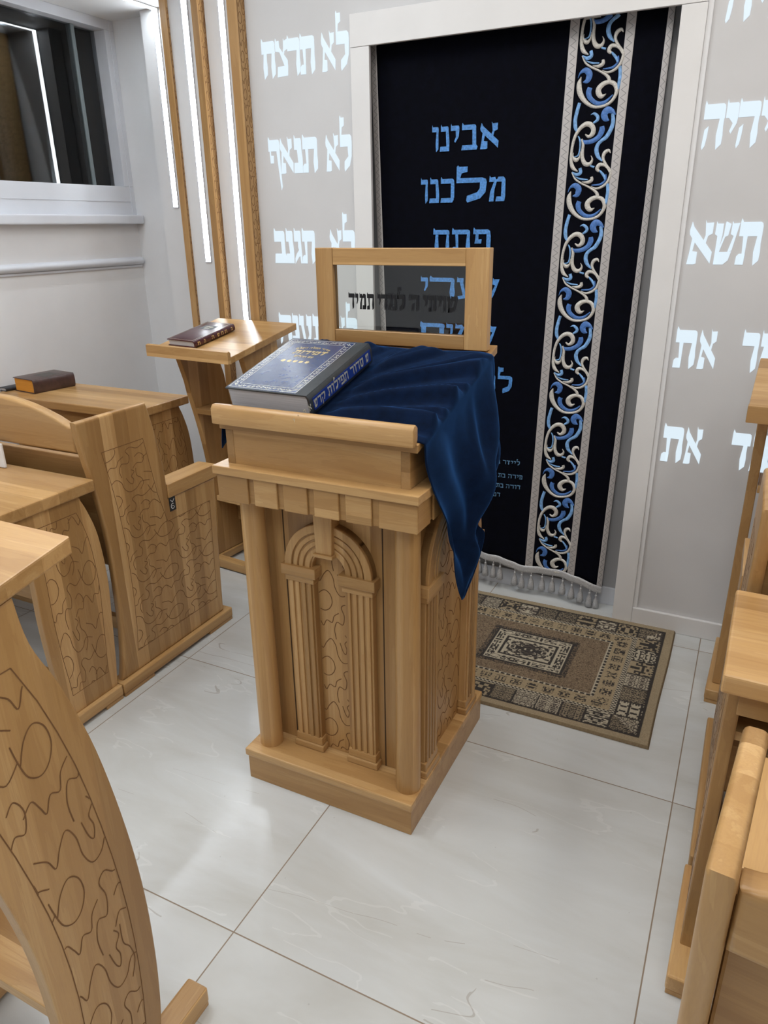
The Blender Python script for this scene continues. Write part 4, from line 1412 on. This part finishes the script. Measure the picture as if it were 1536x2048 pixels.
M_GOLD = plain('gold_foil', (.72, .56, .27), .32, .65, var=.2, nscale=200)
M_PALEGOLD = plain('pale_foil', (.66, .63, .50), .35, .4, var=.3, nscale=260)
M_ROYAL = plain('royal_blue_label', (.012, .035, .22), .3)
M_BROWN = plain('brown_leather', (.060, .030, .026), .32, var=.3, nscale=40, bumpy=.3, spec=.6)
M_MAROON = plain('maroon_leather', (.065, .016, .020), .25, var=.2, nscale=50, bumpy=.1, spec=.7)
M_BOOKBLK = plain('dark_cloth_cover', (.018, .020, .026), .45)
M_BLUELAB = plain('blue_cover_panel', (.12, .19, .48), .35, var=.25, nscale=40)

def scrolls(mb, path, z, w, step, rnd):
    """foil flourishes along a closed rectangle path (x0,x1,y0,y1) of band width w"""
    x0, x1, y0, y1 = path
    def line(a, b, n):
        k = max(2, int(n / step))
        for i in range(k):
            f = (i + .5) / k
            cx_, cy_ = a[0] + (b[0] - a[0]) * f, a[1] + (b[1] - a[1]) * f
            r = w * .42
            ph = rnd.random() * 6
            pts = []
            for q in range(9):
                an = ph + q * .62
                rr = r * (1 - q * .08)
                pts.append((cx_ + rr * math.cos(an), cy_ + rr * math.sin(an), .0009 + .0006 * math.sin(q)))
            mb.stroke(pts, lambda u, v, h: (u, v, z + h * .1), .0002)
            mb.stroke([(cx_ - r * .9, cy_ + r * .2, .0008), (cx_, cy_ - r * .3, .0018), (cx_ + r * .9, cy_ + r * .3, .0006)], lambda u, v, h: (u, v, z + h * .1), .0002)
    line((x0, y0), (x1, y0), x1 - x0)
    line((x1, y0), (x1, y1), y1 - y0)
    line((x1, y1), (x0, y1), x1 - x0)
    line((x0, y1), (x0, y0), y1 - y0)
def rect_line(mb, x0, x1, y0, y1, z, w):
    for a in ((x0, x1, y0 - w / 2, y0 + w / 2), (x0, x1, y1 - w / 2, y1 + w / 2), (x0 - w / 2, x0 + w / 2, y0, y1), (x1 - w / 2, x1 + w / 2, y0, y1)):
        mb.box(a[0], a[1], a[2], a[3], z, z + .0002)
def flat_text(mb, text, cx_, y0, h, z, t=.24, s=.24, slant=0.0, gap=.12, arc=0.0):
    ws = [{'ו': .35, 'י': .38, 'ן': .3, ' ': .35, "'": .25}.get(c, .78) * h for c in text]
    tot = sum(ws) + gap * h * (len(text) - 1)
    x = cx_ + tot / 2
    for c, w in zip(text, ws):
        if c != ' ':
            dy = -arc * ((x - w / 2 - cx_) / (tot / 2)) ** 2
            for p in glyph(c, t, s):
                mb.prism([(x - w + u * w + slant * v * h, y0 + dy + v * h) for u, v in p], 'z', z, z + .0003)
        x -= w + gap * h

# the big blue prayer book on the stand
tilt = math.atan(.262)
BW, BD, BT = .222, .285, .052
Bk = book('prayer_book', 'large thick blue and charcoal book with gold lettering lying on the velvet cloth', 'book',
          (-.9320, 1.4460, slope(1.446) + .0125), math.radians(-1.5), BW, BD, BT, M_CHARC, M_PAGE, tilt)
z = BT + .0001
pl = MB().box(-BW / 2 + .003, BW / 2 - .034, -BD / 2 + .004, BD / 2 - .004, BT - .0005, z)
obj('cover_panel', pl, M_BLUECOV, Bk)
g = MB()
rnd = random.Random(3)
xa, xb_, ya, yb = -BW / 2 + .012, BW / 2 - .042, -BD / 2 + .014, BD / 2 - .014
scrolls(g, (xa + .003, xb_ - .003, ya + .003, yb - .003), z + .0001, .013, .011, rnd)
rect_line(g, xa - .006, xb_ + .006, ya - .006, yb + .006, z, .0012)
rect_line(g, xa + .012, xb_ - .012, ya + .012, yb - .012, z, .0012)
obj('foil_border', g, M_PALEGOLD, Bk)
g = MB()
cxm = (xa + xb_) / 2
flat_text(g, 'סדור תפלה השלם', cxm, .088, .0085, z, arc=.010)
flat_text(g, 'זמירות', cxm + .002, .055, .020, z, slant=.2, t=.3)
flat_text(g, 'עם תהלים', cxm, .037, .0085, z)
for k in range(5):
    scrolls(g, (cxm - .042 + k * .017, cxm - .040 + k * .017, .012, .016), z, .012, .01, rnd)
obj('cover_lettering', g, M_GOLD, Bk)
sp = MB()
sp.box(BW / 2 + .0012, BW / 2 + .0022, -BD / 2 + .012, BD / 2 - .010, .012, .041, .0003, 1)
lb = obj('spine_label', sp, M_ROYAL, Bk)
g = MB()
xs_ = BW / 2 + .0023
yy = BD / 2 - .020
for text, hgt in (('ש', .020), ('סדור', .021), ('תפילות', .021), ('קדש', .019), ('א', .014), ('ב', .012), ('ח', .013), ('י', .012)):
    for ch in text:
        w = hgt * (.42 if ch in 'וי' else .74)
        for p in glyph(ch, .2, .2):
            g.prism([(yy - w + u * w, .0265 - hgt / 2 + v * hgt) for u, v in p], 'x', xs_, xs_ + .0003)
        yy -= w + .0022
    yy -= .010
obj('spine_lettering', g, M_PALEGOLD, lb)

# brown book with orange edges and the thin dark book
B2 = book('prayer_book', 'thick brown leather book with orange page edges on the desk by the window wall', 'book', (-2.845, 2.262, .736), math.radians(-7), .150, .205, .062, M_BROWN, M_ORANGE)
obj('cover_stamp', MB().box(-.035, .045, -.03, .05, .0621, .0624, .0), plain('embossed_dark', (.035, .030, .024), .35), B2)
# maroon book on the slanting lectern
rzL = math.radians(-5.3)
def on_lectern(lx, ly, up=0.0):
    c_, s_ = math.cos(rzL), math.sin(rzL)
    return (-1.822 + lx * c_ - ly * s_, 2.420 + lx * s_ + ly * c_, l_top(ly) + .02 + up)
B4 = book('prayer_book', 'maroon book with gold spine lettering lying on the slanting lectern', 'book', on_lectern(-.075, -.165, .0015), rzL + math.radians(-3), .150, .215, .026, M_MAROON, M_PAGE, math.atan(.195))
g = MB()
rect_line(g, -.068, .060, -.100, .100, .0261, .0010)
flat_text(g, 'תפילה', -.004, .045, .010, .0261)
flat_text(g, 'חומש', -.004, .030, .009, .0261)
obj('cover_lettering', g, M_PALEGOLD, B4)
obj('cover_medallion', MB().box(-.040, .034, .022, .066, .0259, .02605), M_BOOKBLK, B4)
g = MB()
for k, y in enumerate((-.092, -.06, -.02, .01, .03, .05, .085)):
    w = .012 if k not in (1, 6) else .007
    for p in glyph('חתהש'[k % 4], .25, .22):
        g.prism([(y + u * w, .006 + v * .013) for u, v in p], 'x', .0772, .0776)
obj('spine_lettering', g, M_GOLD, B4)
# thin book beside the brown one
B3 = book('prayer_book', 'thin dark book with a blue cover panel beside the thick brown book', 'book', (-2.965, 2.225, .736), math.radians(-7), .05, .17, .016, M_BOOKBLK, M_PAGE)
# white folded paper on the near left desk
wp = MB().box(-.11, .11, -.004, .004, 0, .075, .003, 2)
tag(obj('paper_sheet', wp, M_WHITE), 'white folded paper leaning on the bench back at the left edge', 'paper')
bpy.data.objects['paper_sheet'].location = (-2.075, 1.372, .738)
bpy.data.objects['paper_sheet'].rotation_euler = (0.0, 0, 0)
